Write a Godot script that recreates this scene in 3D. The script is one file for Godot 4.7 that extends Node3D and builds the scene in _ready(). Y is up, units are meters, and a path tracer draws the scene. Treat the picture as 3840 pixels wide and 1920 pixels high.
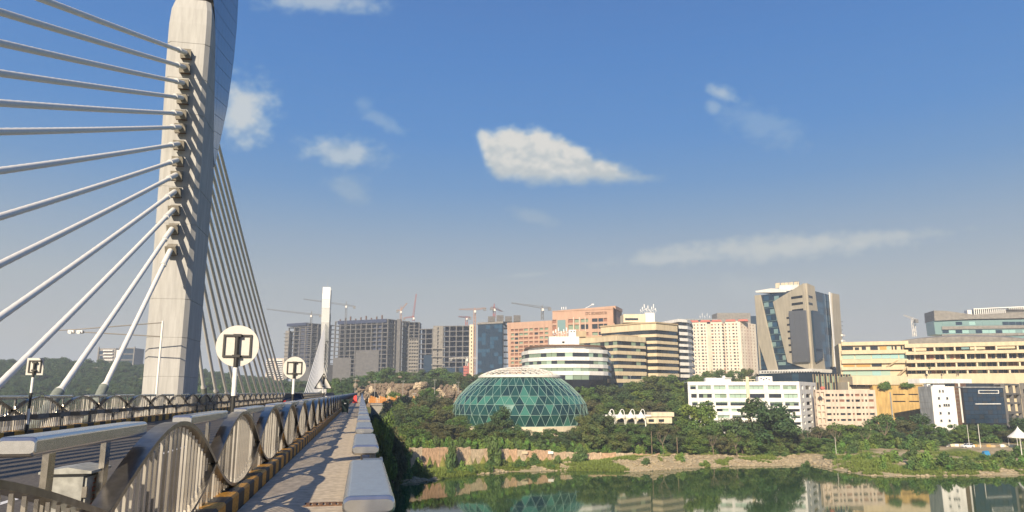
extends Node3D
# World: the bridge runs along -Z, its footpath is y = 0, metres. A photograph pixel (3840 x 1920) gives only a direction.
const F := 2700.0
const PITCH := 0.186689
const PSI := 0.202098
const EYE := 1.6
const LAKE := -21.4
const CAMERA_AT := Vector3(0, 1.6, 0)
var rng := RandomNumberGenerator.new()
var M := {}
var taken := {}
var boxes := {}
var noise := FastNoiseLite.new()
var noise2 := FastNoiseLite.new()

class Solid:
	var v := PackedVector3Array()
	var n := PackedVector3Array()
	var c := PackedColorArray()
	var tint := Color(1, 1, 1)
	var tinted := false
	func tri(a: Vector3, b: Vector3, d: Vector3) -> void:
		var m := (b - a).cross(d - a).normalized()
		v.append(a); v.append(d); v.append(b)
		n.append(m); n.append(m); n.append(m)
		if tinted:
			c.append(tint); c.append(tint); c.append(tint)
	func tri_smooth(a: Vector3, b: Vector3, d: Vector3, na: Vector3, nb: Vector3, nd: Vector3) -> void:
		v.append(a); v.append(d); v.append(b)
		n.append(na); n.append(nd); n.append(nb)
		if tinted:
			c.append(tint); c.append(tint); c.append(tint)
	func quad(a: Vector3, b: Vector3, d: Vector3, e: Vector3) -> void:
		tri(a, b, d); tri(a, d, e)
	func box(lo: Vector3, hi: Vector3, t := Transform3D.IDENTITY) -> void:
		var p := []
		for i in 8:
			p.append(t * Vector3(hi.x if i & 1 else lo.x, hi.y if i & 2 else lo.y, hi.z if i & 4 else lo.z))
		quad(p[4], p[5], p[7], p[6]); quad(p[1], p[0], p[2], p[3])
		quad(p[5], p[1], p[3], p[7]); quad(p[0], p[4], p[6], p[2])
		quad(p[6], p[7], p[3], p[2]); quad(p[0], p[1], p[5], p[4])
	func tube(pts: Array, radii: Array, sides := 10, caps := true) -> void:
		var rings := []
		var dirs := []
		var side := Vector3.ZERO
		for i in pts.size():
			var d: Vector3 = (pts[mini(i + 1, pts.size() - 1)] - pts[maxi(i - 1, 0)]).normalized()
			if side == Vector3.ZERO:
				side = d.cross(Vector3.UP if absf(d.y) < 0.9 else Vector3.RIGHT).normalized()
			side = (side - d * side.dot(d)).normalized()
			var up := side.cross(d)
			var ring := []
			for k in sides:
				var a := TAU * k / sides
				ring.append(side * cos(a) + up * sin(a))
			rings.append(ring)
			dirs.append(d)
		for i in pts.size() - 1:
			for k in sides:
				var k2 := (k + 1) % sides
				var a: Vector3 = pts[i] + rings[i][k] * radii[i]
				var b: Vector3 = pts[i] + rings[i][k2] * radii[i]
				var d: Vector3 = pts[i + 1] + rings[i + 1][k2] * radii[i + 1]
				var e: Vector3 = pts[i + 1] + rings[i + 1][k] * radii[i + 1]
				tri_smooth(a, d, b, rings[i][k], rings[i + 1][k2], rings[i][k2])
				tri_smooth(a, e, d, rings[i][k], rings[i + 1][k], rings[i + 1][k2])
		if caps:
			for k in sides:
				var k2 := (k + 1) % sides
				tri(pts[0], pts[0] + rings[0][k] * radii[0], pts[0] + rings[0][k2] * radii[0])
				var l := pts.size() - 1
				tri(pts[l], pts[l] + rings[l][k2] * radii[l], pts[l] + rings[l][k] * radii[l])
	# a polygon in the plane of axes ax, ay pushed from d0 to d1 along az
	func prism(poly: PackedVector2Array, d0: float, d1: float, t := Transform3D.IDENTITY) -> void:
		var q := poly
		if Geometry2D.is_polygon_clockwise(q):
			q = poly.duplicate(); q.reverse()
		var ids := Geometry2D.triangulate_polygon(q)
		for i in range(0, ids.size(), 3):
			var a := q[ids[i]]; var b := q[ids[i + 1]]; var d := q[ids[i + 2]]
			if (b - a).cross(d - a) < 0.0:
				var s := b; b = d; d = s
			tri(t * Vector3(a.x, a.y, d1), t * Vector3(b.x, b.y, d1), t * Vector3(d.x, d.y, d1))
			tri(t * Vector3(a.x, a.y, d0), t * Vector3(d.x, d.y, d0), t * Vector3(b.x, b.y, d0))
		for i in q.size():
			var a := q[i]; var b := q[(i + 1) % q.size()]
			quad(t * Vector3(a.x, a.y, d1), t * Vector3(a.x, a.y, d0), t * Vector3(b.x, b.y, d0), t * Vector3(b.x, b.y, d1))
	func lathe(profile: Array, sides := 20, t := Transform3D.IDENTITY) -> void:
		for i in profile.size() - 1:
			for k in sides:
				var a := TAU * k / sides; var b := TAU * (k + 1) / sides
				var p: Vector2 = profile[i]; var q: Vector2 = profile[i + 1]
				quad(t * Vector3(p.x * cos(b), p.y, p.x * sin(b)), t * Vector3(p.x * cos(a), p.y, p.x * sin(a)), t * Vector3(q.x * cos(a), q.y, q.x * sin(a)), t * Vector3(q.x * cos(b), q.y, q.x * sin(b)))
	func mesh() -> ArrayMesh:
		var arr := []
		arr.resize(Mesh.ARRAY_MAX)
		arr[Mesh.ARRAY_VERTEX] = v
		arr[Mesh.ARRAY_NORMAL] = n
		if tinted:
			arr[Mesh.ARRAY_COLOR] = c
		var m := ArrayMesh.new()
		m.add_surface_from_arrays(Mesh.PRIMITIVE_TRIANGLES, arr)
		return m

# ---------- scene-tree helpers
func numbered(called: String) -> String:
	if not taken.has(called):
		taken[called] = 0
		return called
	taken[called] += 1
	return "%s_%03d" % [called, taken[called]]

func tag(o: Node3D, label: String, category: String, group := "") -> Node3D:
	o.set_meta("label", label)
	o.set_meta("category", category)
	if group:
		o.set_meta("group", group)
	return o

func thing(called: String, label: String, category: String, at := Transform3D.IDENTITY, group := "") -> Node3D:
	var o := Node3D.new()
	o.name = numbered(called)
	add_child(o)
	o.transform = at
	return tag(o, label, category, group)

func add(parent: Node3D, called: String, mesh: Mesh, mat: Material, at := Transform3D.IDENTITY) -> MeshInstance3D:
	var o := MeshInstance3D.new()
	o.mesh = mesh
	o.material_override = mat
	o.name = numbered(called) if parent == self else called
	parent.add_child(o, true)
	o.transform = at
	return o

func structure(called: String, mesh: Mesh, mat: Material, at := Transform3D.IDENTITY) -> MeshInstance3D:
	var o := add(self, called, mesh, mat, at)
	o.set_meta("kind", "structure")
	return o

func unit_box(s: Vector3) -> BoxMesh:
	var k := "%.2f %.2f %.2f" % [s.x, s.y, s.z]
	if not boxes.has(k):
		var b := BoxMesh.new()
		b.size = s
		boxes[k] = b
	return boxes[k]

# a box between two corners, as a part, in the frame t
func wbox(parent: Node3D, called: String, mat: Material, lo: Vector3, hi: Vector3, t := Transform3D.IDENTITY) -> MeshInstance3D:
	return add(parent, called, unit_box((hi - lo).abs()), mat, t * Transform3D(Basis.IDENTITY, (lo + hi) * 0.5))

# ---------- pixels to places
func ray(px: float, py: float) -> Vector3:
	var vx := (px - 1920.0) / F
	var vy := (960.0 - py) / F
	var fw := cos(PITCH) - vy * sin(PITCH)
	var up := vy * cos(PITCH) + sin(PITCH)
	return Vector3(vx / fw, up / fw, 1.0)      # right, up per metre of depth

func place(u: float, y: float, d: float) -> Vector3:   # camera-levelled frame to world
	return Vector3(u * cos(PSI) + d * sin(PSI), y, u * sin(PSI) - d * cos(PSI))

func at(px: float, py: float, d: float) -> Vector3:
	var r := ray(px, py)
	return place(r.x * d, EYE + r.y * d, d)

func y_at(py: float, d: float) -> float:
	return EYE + ray(1920, py).y * d

func depth_of(py: float, y: float) -> float:
	return (y - EYE) / ray(1920, py).y

# upright frame on the wall seen between two pixel columns: x along the wall, y up, z out of the wall
func wall_frame(px1: float, d1: float, px2: float, d2: float, pyref: float, y0: float) -> Transform3D:
	var a := at(px1, pyref, d1); var b := at(px2, pyref, d2)
	a.y = y0; b.y = y0
	var x := (b - a).normalized()
	return Transform3D(Basis(x, Vector3.UP, x.cross(Vector3.UP)), a)

func on_wall(t: Transform3D, px: float, py: float) -> Vector2:
	var r := ray(px, py)
	var d := place(r.x, r.y, 1.0)
	var o := t.affine_inverse() * CAMERA_AT
	var q := t.basis.inverse() * d
	var s := -o.z / q.z
	return Vector2(o.x + q.x * s, o.y + q.y * s)

func wall_length(px1: float, d1: float, px2: float, d2: float, pyref: float) -> float:
	var a := at(px1, pyref, d1); var b := at(px2, pyref, d2)
	a.y = 0; b.y = 0
	return a.distance_to(b)

# ---------- materials
func tex(f: FastNoiseLite, size: int, lo: float, hi: float) -> ImageTexture:
	var im := f.get_seamless_image(size, size)
	im.convert(Image.FORMAT_L8)
	var data := im.get_data()
	for i in data.size():
		data[i] = int(255.0 * (lo + (hi - lo) * data[i] / 255.0))
	var o := Image.create_from_data(size, size, false, Image.FORMAT_L8, data)
	o.generate_mipmaps()
	return ImageTexture.create_from_image(o)

func mat(called: String, r: float, g: float, b: float, rough := 0.8, metal := 0.0, t: Texture2D = null, per_metre := 0.5) -> StandardMaterial3D:
	var m := StandardMaterial3D.new()
	m.albedo_color = Color(r, g, b).linear_to_srgb()
	m.roughness = rough
	m.metallic = metal
	if t:
		m.albedo_texture = t
		m.uv1_triplanar = true
		m.uv1_world_triplanar = true
		m.uv1_scale = Vector3.ONE * per_metre
	M[called] = m
	return m

func leaf_mat(called: String) -> void:
	var m := StandardMaterial3D.new()
	m.vertex_color_use_as_albedo = true
	m.roughness = 0.7
	m.backlight_enabled = true
	m.backlight = Color(0.06, 0.085, 0.02)
	M[called] = m

func make_materials() -> void:
	var f := FastNoiseLite.new()
	f.seed = 3; f.frequency = 0.012; f.fractal_octaves = 5
	var soft := tex(f, 512, 0.72, 1.0)
	var faint := tex(f, 512, 0.92, 1.0)
	f.seed = 15; f.frequency = 0.008; f.fractal_gain = 0.65
	var stain := tex(f, 512, 0.84, 1.0)
	f.seed = 9; f.frequency = 0.03; f.fractal_gain = 0.7
	var rough := tex(f, 512, 0.5, 1.0)
	f.seed = 5; f.frequency = 0.004; f.fractal_gain = 0.6
	var broad := tex(f, 512, 0.6, 1.0)
	mat("pylon", 0.425, 0.425, 0.415, 0.75, 0, stain, 0.35)
	mat("cladding", 0.231, 0.253, 0.286, 0.22, 0.75, faint, 0.2)
	mat("cladding_white", 0.640, 0.656, 0.664, 0.45, 0.1, faint, 0.2)
	mat("groove", 0.05, 0.05, 0.05, 0.8)
	mat("cable", 0.700, 0.690, 0.650, 0.45, 0, faint, 0.9)
	mat("sleeve", 0.26, 0.29, 0.25, 0.6, 0, soft, 0.7)
	mat("anchor", 0.275, 0.253, 0.209, 0.8, 0, soft, 0.8)
	mat("rust", 0.22, 0.12, 0.07, 0.9, 0, rough, 1.0)
	mat("steel", 0.62, 0.58, 0.51, 0.22, 1.0, soft, 0.9)
	mat("steel_band", 0.34, 0.325, 0.30, 0.30, 0.9, soft, 1.1)
	mat("steel_bar", 0.55, 0.515, 0.46, 0.27, 0.88, faint, 0.8)
	mat("steel_bar_b", 0.36, 0.34, 0.31, 0.22, 0.95, faint, 0.8)
	mat("steel_bar_c", 0.70, 0.665, 0.60, 0.32, 0.85, faint, 0.8)
	mat("rail_top", 0.66, 0.655, 0.64, 0.24, 0.9, faint, 2.2)
	mat("paving", 0.605, 0.513, 0.383, 0.85, 0, soft, 0.7)
	mat("paving_b", 0.572, 0.486, 0.367, 0.85, 0, soft, 0.55)
	mat("asphalt", 0.17, 0.15, 0.125, 0.8, 0, rough, 0.6)
	mat("concrete", 0.36, 0.34, 0.30, 0.85, 0, soft, 0.3)
	mat("kerb_yellow", 0.88, 0.42, 0.035, 0.65, 0, rough, 1.3)
	mat("kerb_black", 0.018, 0.018, 0.018, 0.65, 0, rough, 1.3)
	mat("paint_black", 0.02, 0.02, 0.02, 0.5)
	mat("paint_white", 0.78, 0.77, 0.74, 0.5, 0, faint, 1.0)
	mat("sign_back", 0.560, 0.544, 0.504, 0.45, 0, faint, 2.0)
	mat("cabinet", 0.36, 0.37, 0.35, 0.5, 0, soft, 1.5)
	mat("red_print", 0.45, 0.10, 0.05, 0.6)
	mat("guard_grey", 0.16, 0.17, 0.18, 0.55, 0.2, soft, 0.8)
	mat("bin_green", 0.015, 0.035, 0.03, 0.5)
	mat("red_plastic", 0.55, 0.05, 0.05, 0.5)
	mat("blue_plastic", 0.04, 0.30, 0.60, 0.5, 0, soft, 0.6)
	mat("car_white", 0.78, 0.78, 0.77, 0.3)
	mat("car_dark", 0.03, 0.03, 0.035, 0.25)
	mat("car_glass", 0.01, 0.012, 0.015, 0.08)
	mat("tyre", 0.015, 0.015, 0.015, 0.8)
	mat("rim", 0.4, 0.4, 0.4, 0.4, 0.8)
	mat("lamp_white", 0.7, 0.7, 0.65, 0.2)
	mat("lamp_red", 0.3, 0.02, 0.02, 0.2)
	# buildings
	mat("white_wall", 0.817, 0.807, 0.779, 0.8, 0, stain, 0.03)
	mat("cream", 0.630, 0.530, 0.360, 0.85, 0, stain, 0.03)
	mat("cream_pale", 0.700, 0.610, 0.450, 0.85, 0, stain, 0.03)
	mat("sand", 0.462, 0.363, 0.226, 0.85, 0, stain, 0.03)
	mat("pink", 0.500, 0.320, 0.230, 0.85, 0, stain, 0.03)
	mat("pink_dark", 0.238, 0.119, 0.084, 0.85)
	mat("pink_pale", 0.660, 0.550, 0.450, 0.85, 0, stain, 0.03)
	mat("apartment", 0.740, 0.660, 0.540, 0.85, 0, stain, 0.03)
	mat("roof_red", 0.45, 0.13, 0.10, 0.8)
	mat("tan", 0.420, 0.380, 0.300, 0.7, 0, stain, 0.03)
	mat("yellow_wall", 0.620, 0.415, 0.150, 0.85, 0, soft, 0.04)
	mat("grey_wall", 0.330, 0.350, 0.360, 0.85, 0, soft, 0.06)
	mat("raw", 0.165, 0.160, 0.158, 0.9, 0, soft, 0.06)
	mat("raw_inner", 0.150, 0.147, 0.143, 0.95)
	mat("raw_panel", 0.150, 0.147, 0.148, 0.9, 0, soft, 0.04)
	mat("raw_pale", 0.285, 0.267, 0.242, 0.9, 0, soft, 0.05)
	mat("netting_and_shade", 0.06, 0.08, 0.16, 0.9, 0, rough, 0.08)
	mat("brick", 0.247, 0.143, 0.090, 0.9, 0, rough, 0.1)
	mat("glass_dark", 0.025, 0.032, 0.042, 0.08)
	mat("glass_black", 0.012, 0.014, 0.018, 0.12)
	mat("glass_blue", 0.05, 0.12, 0.20, 0.10, 0.55)
	mat("glass_navy", 0.025, 0.05, 0.085, 0.10, 0.35)
	mat("glass_grey", 0.15, 0.16, 0.18, 0.2, 0.4)
	mat("glass_mint", 0.302, 0.418, 0.346, 0.25)
	mat("glass_sage", 0.20, 0.27, 0.20, 0.15)
	mat("glass_teal", 0.220, 0.340, 0.340, 0.12, 0.3)
	mat("glass_aqua", 0.285, 0.465, 0.450, 0.2, 0.1)
	mat("glass_amber", 0.42, 0.24, 0.06, 0.3)
	mat("dome_glass_a", 0.017, 0.071, 0.063, 0.06, 0.25)
	mat("dome_glass_b", 0.018, 0.084, 0.074, 0.06, 0.25)
	mat("dome_glass_c", 0.011, 0.046, 0.050, 0.06, 0.3)
	mat("dome_glass_d", 0.046, 0.168, 0.130, 0.12, 0.1)
	mat("dome_frame", 0.216, 0.336, 0.288, 0.5)
	mat("dome_cap", 0.680, 0.654, 0.578, 0.6)
	mat("tarp", 0.720, 0.702, 0.648, 0.7)
	mat("crane_grey", 0.17, 0.17, 0.17, 0.7)
	mat("crane_orange", 0.380, 0.220, 0.140, 0.7)
	mat("crane_white", 0.66, 0.63, 0.58, 0.7)
	mat("crane_red", 0.340, 0.100, 0.080, 0.7)
	mat("antenna", 0.72, 0.72, 0.70, 0.6)
	mat("barrier_orange", 0.496, 0.192, 0.016, 0.6)
	mat("pole_grey", 0.38, 0.38, 0.36, 0.6, 0.3)
	mat("timber", 0.34, 0.25, 0.16, 0.9, 0, rough, 0.5)
	mat("bark", 0.15, 0.11, 0.075, 0.95, 0, rough, 0.6)
	mat("bark_pale", 0.34, 0.27, 0.19, 0.95, 0, rough, 0.6)
	mat("stone", 0.320, 0.240, 0.172, 0.9, 0, rough, 0.12)
	mat("boulder", 0.380, 0.300, 0.210, 0.9, 0, rough, 0.12)
	mat("retaining", 0.78, 0.58, 0.39, 0.9, 0, rough, 0.12)
	mat("retaining_b", 0.80, 0.53, 0.33, 0.9, 0, rough, 0.1)
	mat("retaining_c", 0.78, 0.63, 0.44, 0.9, 0, rough, 0.14)
	mat("rubble", 0.620, 0.510, 0.330, 0.9, 0, rough, 0.5)
	for k in ["pylon", "retaining", "retaining_b", "retaining_c"]:      # rain has washed the dirt down in streaks
		M[k].uv1_scale = Vector3(0.45, 0.05, 0.45) if k == "pylon" else Vector3(0.16, 0.04, 0.16)
	for k in ["white_wall", "cream", "cream_pale", "sand", "pink", "pink_pale", "apartment", "tan", "yellow_wall", "grey_wall"]:
		M[k].uv1_scale = Vector3(0.10, 0.02, 0.10)
	leaf_mat("leaf")
	var g := mat("ground", 1, 1, 1, 0.95, 0, rough, 0.22)
	g.vertex_color_use_as_albedo = true
	var w := mat("lake", 0.030, 0.072, 0.020, 0.04)
	w.metallic_specular = 0.5
	var nf := FastNoiseLite.new()
	nf.seed = 12; nf.frequency = 0.02; nf.fractal_octaves = 3
	var nim := nf.get_seamless_image(512, 512)
	nim.convert(Image.FORMAT_RGBA8)
	nim.bump_map_to_normal_map(1.0)
	w.normal_enabled = true
	w.normal_texture = ImageTexture.create_from_image(nim)
	w.normal_scale = 0.02
	w.uv1_triplanar = true
	w.uv1_world_triplanar = true
	w.uv1_scale = Vector3.ONE * 0.06

# ---------- sky
func sky_tone(el: float) -> Color:
	var stops := [[-90.0, 96, 98, 92], [-4.0, 128, 132, 130], [0.0, 190, 190, 187], [4.0, 187, 189, 189], [8.0, 175, 184, 191], [12.0, 149, 171, 195], [16.0, 116, 156, 201], [20.0, 97, 146, 204], [26.0, 86, 136, 199], [31.0, 82, 128, 191], [45.0, 72, 116, 182], [90.0, 66, 98, 164]]
	for i in stops.size() - 1:
		if el <= stops[i + 1][0]:
			var t: float = (el - stops[i][0]) / (stops[i + 1][0] - stops[i][0])
			return Color(lerpf(stops[i][1], stops[i + 1][1], t) / 255.0, lerpf(stops[i][2], stops[i + 1][2], t) / 255.0, lerpf(stops[i][3], stops[i + 1][3], t) / 255.0)
	return Color(0.26, 0.38, 0.64)

func table(t: Array, x: float) -> float:
	if x <= t[0][0]:
		return t[0][1]
	for i in t.size() - 1:
		if x <= t[i + 1][0]:
			return lerpf(t[i][1], t[i + 1][1], (x - t[i][0]) / (t[i + 1][0] - t[i][0]))
	return t[-1][1]

func big_cloud(x: float, y: float, nz: float, nf: float) -> float:
	if x < 1740 or x > 2520 or y < 400 or y > 800:
		return 0.0
	var top := table([[1780, 500], [1800, 478], [1860, 486], [1915, 462], [1960, 468], [2040, 474], [2110, 498], [2165, 530], [2200, 556], [2260, 584], [2330, 610], [2400, 636], [2480, 656], [2520, 672]], x) + nz * 30.0 + nf * 10.0
	var low := table([[1780, 530], [1820, 640], [1880, 690], [2100, 702], [2300, 692], [2400, 690], [2480, 682], [2520, 676]], x) + nz * 24.0
	var a := smoothstep(0.0, 52.0, y - top + 8.0) * smoothstep(0.0, 60.0, low - y + 10.0)
	return a * smoothstep(1770.0, 1830.0, x + (y - 560.0) * -0.25 + nf * 14.0)

func make_sky() -> ImageTexture:
	var w := 4096; var h := 2048
	var im := Image.create(w, h, false, Image.FORMAT_RGB8)
	for j in h:
		im.fill_rect(Rect2i(0, j, w, 1), sky_tone(90.0 - 180.0 * (j + 0.5) / h))
	var fb := FastNoiseLite.new()
	fb.seed = 21; fb.frequency = 0.006; fb.fractal_octaves = 5; fb.fractal_gain = 0.55
	# soft clouds: photo pixel centre, radii, tilt, strength
	var puffs := [[915, 415, 130, 135, 0.3, 0.8], [1290, 570, 165, 62, 0.12, 0.62], [1310, 700, 95, 60, 0.3, 0.32], [1190, -6, 260, 62, 0.05, 0.6], [1430, 452, 95, 34, 0.45, 0.26], [1365, 392, 40, 30, 0.3, 0.2], [2712, 350, 62, 34, 0.4, 0.55], [2672, 400, 34, 36, -0.4, 0.35], [2860, 470, 190, 70, 0.3, 0.22], [2900, 932, 560, 50, -0.075, 1.0], [2560, 968, 300, 30, -0.05, 0.85], [3260, 894, 300, 28, -0.09, 0.8], [2010, 812, 95, 34, 0.25, 0.3], [1980, 1030, 120, 10, -0.08, 0.35], [2790, 1082, 130, 55, 0.1, 0.28], [3080, 1075, 150, 45, 0.1, 0.18]]
	var stamp := []
	for j in range(600, 1022):
		var el := PI * (0.5 - (j + 0.5) / h)
		for i in range(1600, 2760):
			var az := ((i + 0.5) / w - 0.5) * TAU - PSI
			var c := cos(az) * cos(el) * cos(PITCH) + sin(el) * sin(PITCH)
			var x := 1920.0 + F * sin(az) * cos(el) / c
			var y := 960.0 - F * (sin(el) * cos(PITCH) - cos(az) * cos(el) * sin(PITCH)) / c
			var hit := x > 1740 and x < 2520 and y > 400 and y < 800
			if not hit:
				for p in puffs:
					if absf(x - p[0]) < p[2] * 2.0 and absf(y - p[1]) < p[3] * 2.2 + p[2] * 0.3:
						hit = true
						break
			if not hit:
				continue
			var nz := fb.get_noise_2d(x * 1.3, y * 2.0)
			var nf := fb.get_noise_2d(x * 3.0 + 900.0, y * 3.6)
			var a := big_cloud(x, y, nz, nf) * 0.97
			var sh := smoothstep(500.0, 700.0, y + nz * 160.0 - nf * 120.0)
			for p in puffs:
				var ex: float = x - p[0]; var ey: float = y - p[1]
				if absf(ex) > p[2] * 2.0:
					continue
				var qx: float = ex * cos(p[4]) + ey * sin(p[4]); var qy: float = -ex * sin(p[4]) + ey * cos(p[4])
				var r := sqrt(pow(qx / p[2], 2.0) + pow(qy / p[3], 2.0)) + nz * 0.55 + nf * 0.14
				a = maxf(a, p[5] * smoothstep(1.25, 0.15, r))
			if a > 0.004:
				stamp.append([i, j, minf(a, 1.0), Color(0.885, 0.875, 0.85).lerp(Color(0.76, 0.785, 0.795), sh)])
	for turn in 5:      # the same kind of clouds goes on all round
		var lift := 0 if turn == 0 else (turn * 37) % 90 - 30
		for s in stamp:
			var ii: int = (s[0] + w / 2 + w * turn / 5) % w
			im.set_pixel(ii, s[1] - lift, im.get_pixel(ii, s[1] - lift).lerp(s[3], s[2]))
	return ImageTexture.create_from_image(im)

func _ready() -> void:
	rng.seed = 7
	noise.seed = 4; noise.frequency = 0.02; noise.fractal_octaves = 4
	noise2.seed = 8; noise2.frequency = 0.11; noise2.fractal_octaves = 3
	var cam := Camera3D.new()
	cam.name = "camera"
	add_child(cam)
	cam.position = CAMERA_AT
	cam.rotation = Vector3(PITCH, -PSI, 0)
	cam.fov = rad_to_deg(2.0 * atan(960.0 / F))
	cam.near = 0.05
	cam.far = 9000.0
	cam.current = true
	var env := Environment.new()
	env.background_mode = Environment.BG_SKY
	var sky := Sky.new()
	var pm := PanoramaSkyMaterial.new()
	pm.panorama = make_sky()
	sky.sky_material = pm
	env.sky = sky
	env.tonemap_mode = Environment.TONE_MAPPER_LINEAR
	env.tonemap_exposure = 1.68
	env.background_energy_multiplier = 0.585
	env.fog_enabled = true
	env.fog_density = 0.0003
	env.fog_light_color = Color(0.63, 0.67, 0.72)
	env.sdfgi_enabled = true
	env.ssao_enabled = true
	env.ssil_enabled = true
	var we := WorldEnvironment.new()
	we.name = "environment"
	we.environment = env
	add_child(we)
	var sun := DirectionalLight3D.new()
	sun.name = "sun"
	sun.light_energy = 1.6
	sun.light_color = Color(1.0, 0.925, 0.81)
	sun.light_angular_distance = 0.5
	sun.shadow_enabled = true
	add_child(sun)
	sun.look_at_from_position(Vector3.ZERO, Vector3(0.5, -0.56, -1.0), Vector3.UP)
	make_materials()
	make_plants()
	make_land()
	make_bridge()
	make_city()
	make_nature()
	make_details()

# ---------- the bridge
const P_LEFT := 4.05

func wave(z: float, crest: float, period: float, lo: float, hi: float, sgn: float) -> float:
	if z > -6.02 and crest == -8.04:      # the bay at the expansion joint is longer
		z = -6.02 + (z + 6.02) / 1.6
	return lo + (hi - lo) * pow(0.5 + 0.5 * sgn * cos(PI * (z - crest) / period), 1.15)

# rounded slab of a handrail: along z, in its own centre
func rail_slab(length: float, width: float, height: float) -> ArrayMesh:
	var s := Solid.new()
	var ring := []
	var r := minf(height * 0.4, 0.03)
	for k in 4:
		var cx := (width * 0.5 - r) * (1 if k == 0 or k == 3 else -1)
		var cy := (height * 0.5 - r) * (1 if k < 2 else -1)
		for q in 5:
			var a := PI * 0.5 * (k + q / 4.0)
			ring.append([Vector2(cx + r * cos(a), cy + r * sin(a)), Vector2(cos(a), sin(a))])
	var secs := [[-0.5, 0.62, -0.5], [-0.495, 0.8, -0.8], [-0.47, 1.0, 0], [0.47, 1.0, 0], [0.495, 0.8, 0.8], [0.5, 0.62, 0.5]]
	var l := []
	for q in secs:
		var z: float = q[0] * length
		if absf(q[0]) == 0.495:
			z = signf(q[0]) * (length * 0.5 - 0.005)
		if absf(q[0]) == 0.47:
			z = signf(q[0]) * (length * 0.5 - 0.018)
		var row := []
		for p in ring:
			var c: Vector2 = p[0]
			var sx: float = 1.0 - (1.0 - q[1]) * 0.2
			row.append([Vector3(c.x * sx, c.y * q[1], z), Vector3(p[1].x, p[1].y, q[2] * 1.4).normalized()])
		l.append(row)
	var m := ring.size()
	for i in l.size() - 1:
		for k in m:
			var k2 := (k + 1) % m
			s.tri_smooth(l[i][k][0], l[i][k2][0], l[i + 1][k2][0], l[i][k][1], l[i][k2][1], l[i + 1][k2][1])
			s.tri_smooth(l[i][k][0], l[i + 1][k2][0], l[i + 1][k][0], l[i][k][1], l[i + 1][k2][1], l[i + 1][k][1])
	for k in m:
		var k2 := (k + 1) % m
		s.tri(Vector3(0, 0, l[0][0][0].z), l[0][k2][0], l[0][k][0])
		s.tri(Vector3(0, 0, l[-1][0][0].z), l[-1][k][0], l[-1][k2][0])
	return s.mesh()

# bent band that follows the wave from z0 to z1; width in x, thickness square to the curve
func wave_band(x: float, z0: float, z1: float, crest: float, period: float, lo: float, hi: float, sgn: float, width: float, thick: float, lip: float) -> ArrayMesh:
	var s := Solid.new()
	var rows := []
	var n := 20
	for i in n + 1:
		var z := lerpf(z0, z1, i / float(n))
		var y := wave(z, crest, period, lo, hi, sgn)
		var dy := wave(z + 0.01, crest, period, lo, hi, sgn) - y
		var nrm := Vector3(0, 0.01, -dy).normalized()
		var p := Vector3(x, y, z)
		var w := width * 0.5
		rows.append([[p + Vector3(-w, 0, 0), nrm], [p + Vector3(w - lip, 0, 0), nrm], [p + Vector3(w - lip, 0, 0) + nrm * 0.007, nrm], [p + Vector3(w, 0, 0) + nrm * 0.007, nrm], [p + Vector3(w, 0, 0) - nrm * (thick + 0.007), -nrm], [p + Vector3(w - lip, 0, 0) - nrm * (thick + 0.007), -nrm], [p + Vector3(w - lip, 0, 0) - nrm * thick, -nrm], [p + Vector3(-w, 0, 0) - nrm * thick, -nrm]])
	for i in n:
		for k in 8:
			var k2 := (k + 1) % 8
			s.quad(rows[i][k][0], rows[i][k2][0], rows[i + 1][k2][0], rows[i + 1][k][0])
	for e in [0, n]:
		var r: Array = rows[e]
		s.quad(r[0][0], r[1][0], r[6][0], r[7][0])
		s.quad(r[2][0], r[3][0], r[4][0], r[5][0])
	return s.mesh()

# upright fin, thin along the bridge, deep across it
func fin(s: Solid, x0: float, x1: float, z: float, t: float, y0: float, y1: float, y2: float) -> void:
	var a := minf(x0, x1); var b := maxf(x0, x1)
	var p := [Vector3(a, y0, z - t), Vector3(b, y0, z - t), Vector3(b, y0, z + t), Vector3(a, y0, z + t), Vector3(a, y1, z - t), Vector3(b, y1, z - t), Vector3(b, y2, z + t), Vector3(a, y2, z + t)]
	for k in 4:
		var k2 := (k + 1) % 4
		s.quad(p[k2], p[k], p[k + 4], p[k2 + 4])
	s.quad(p[7], p[6], p[5], p[4])

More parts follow.
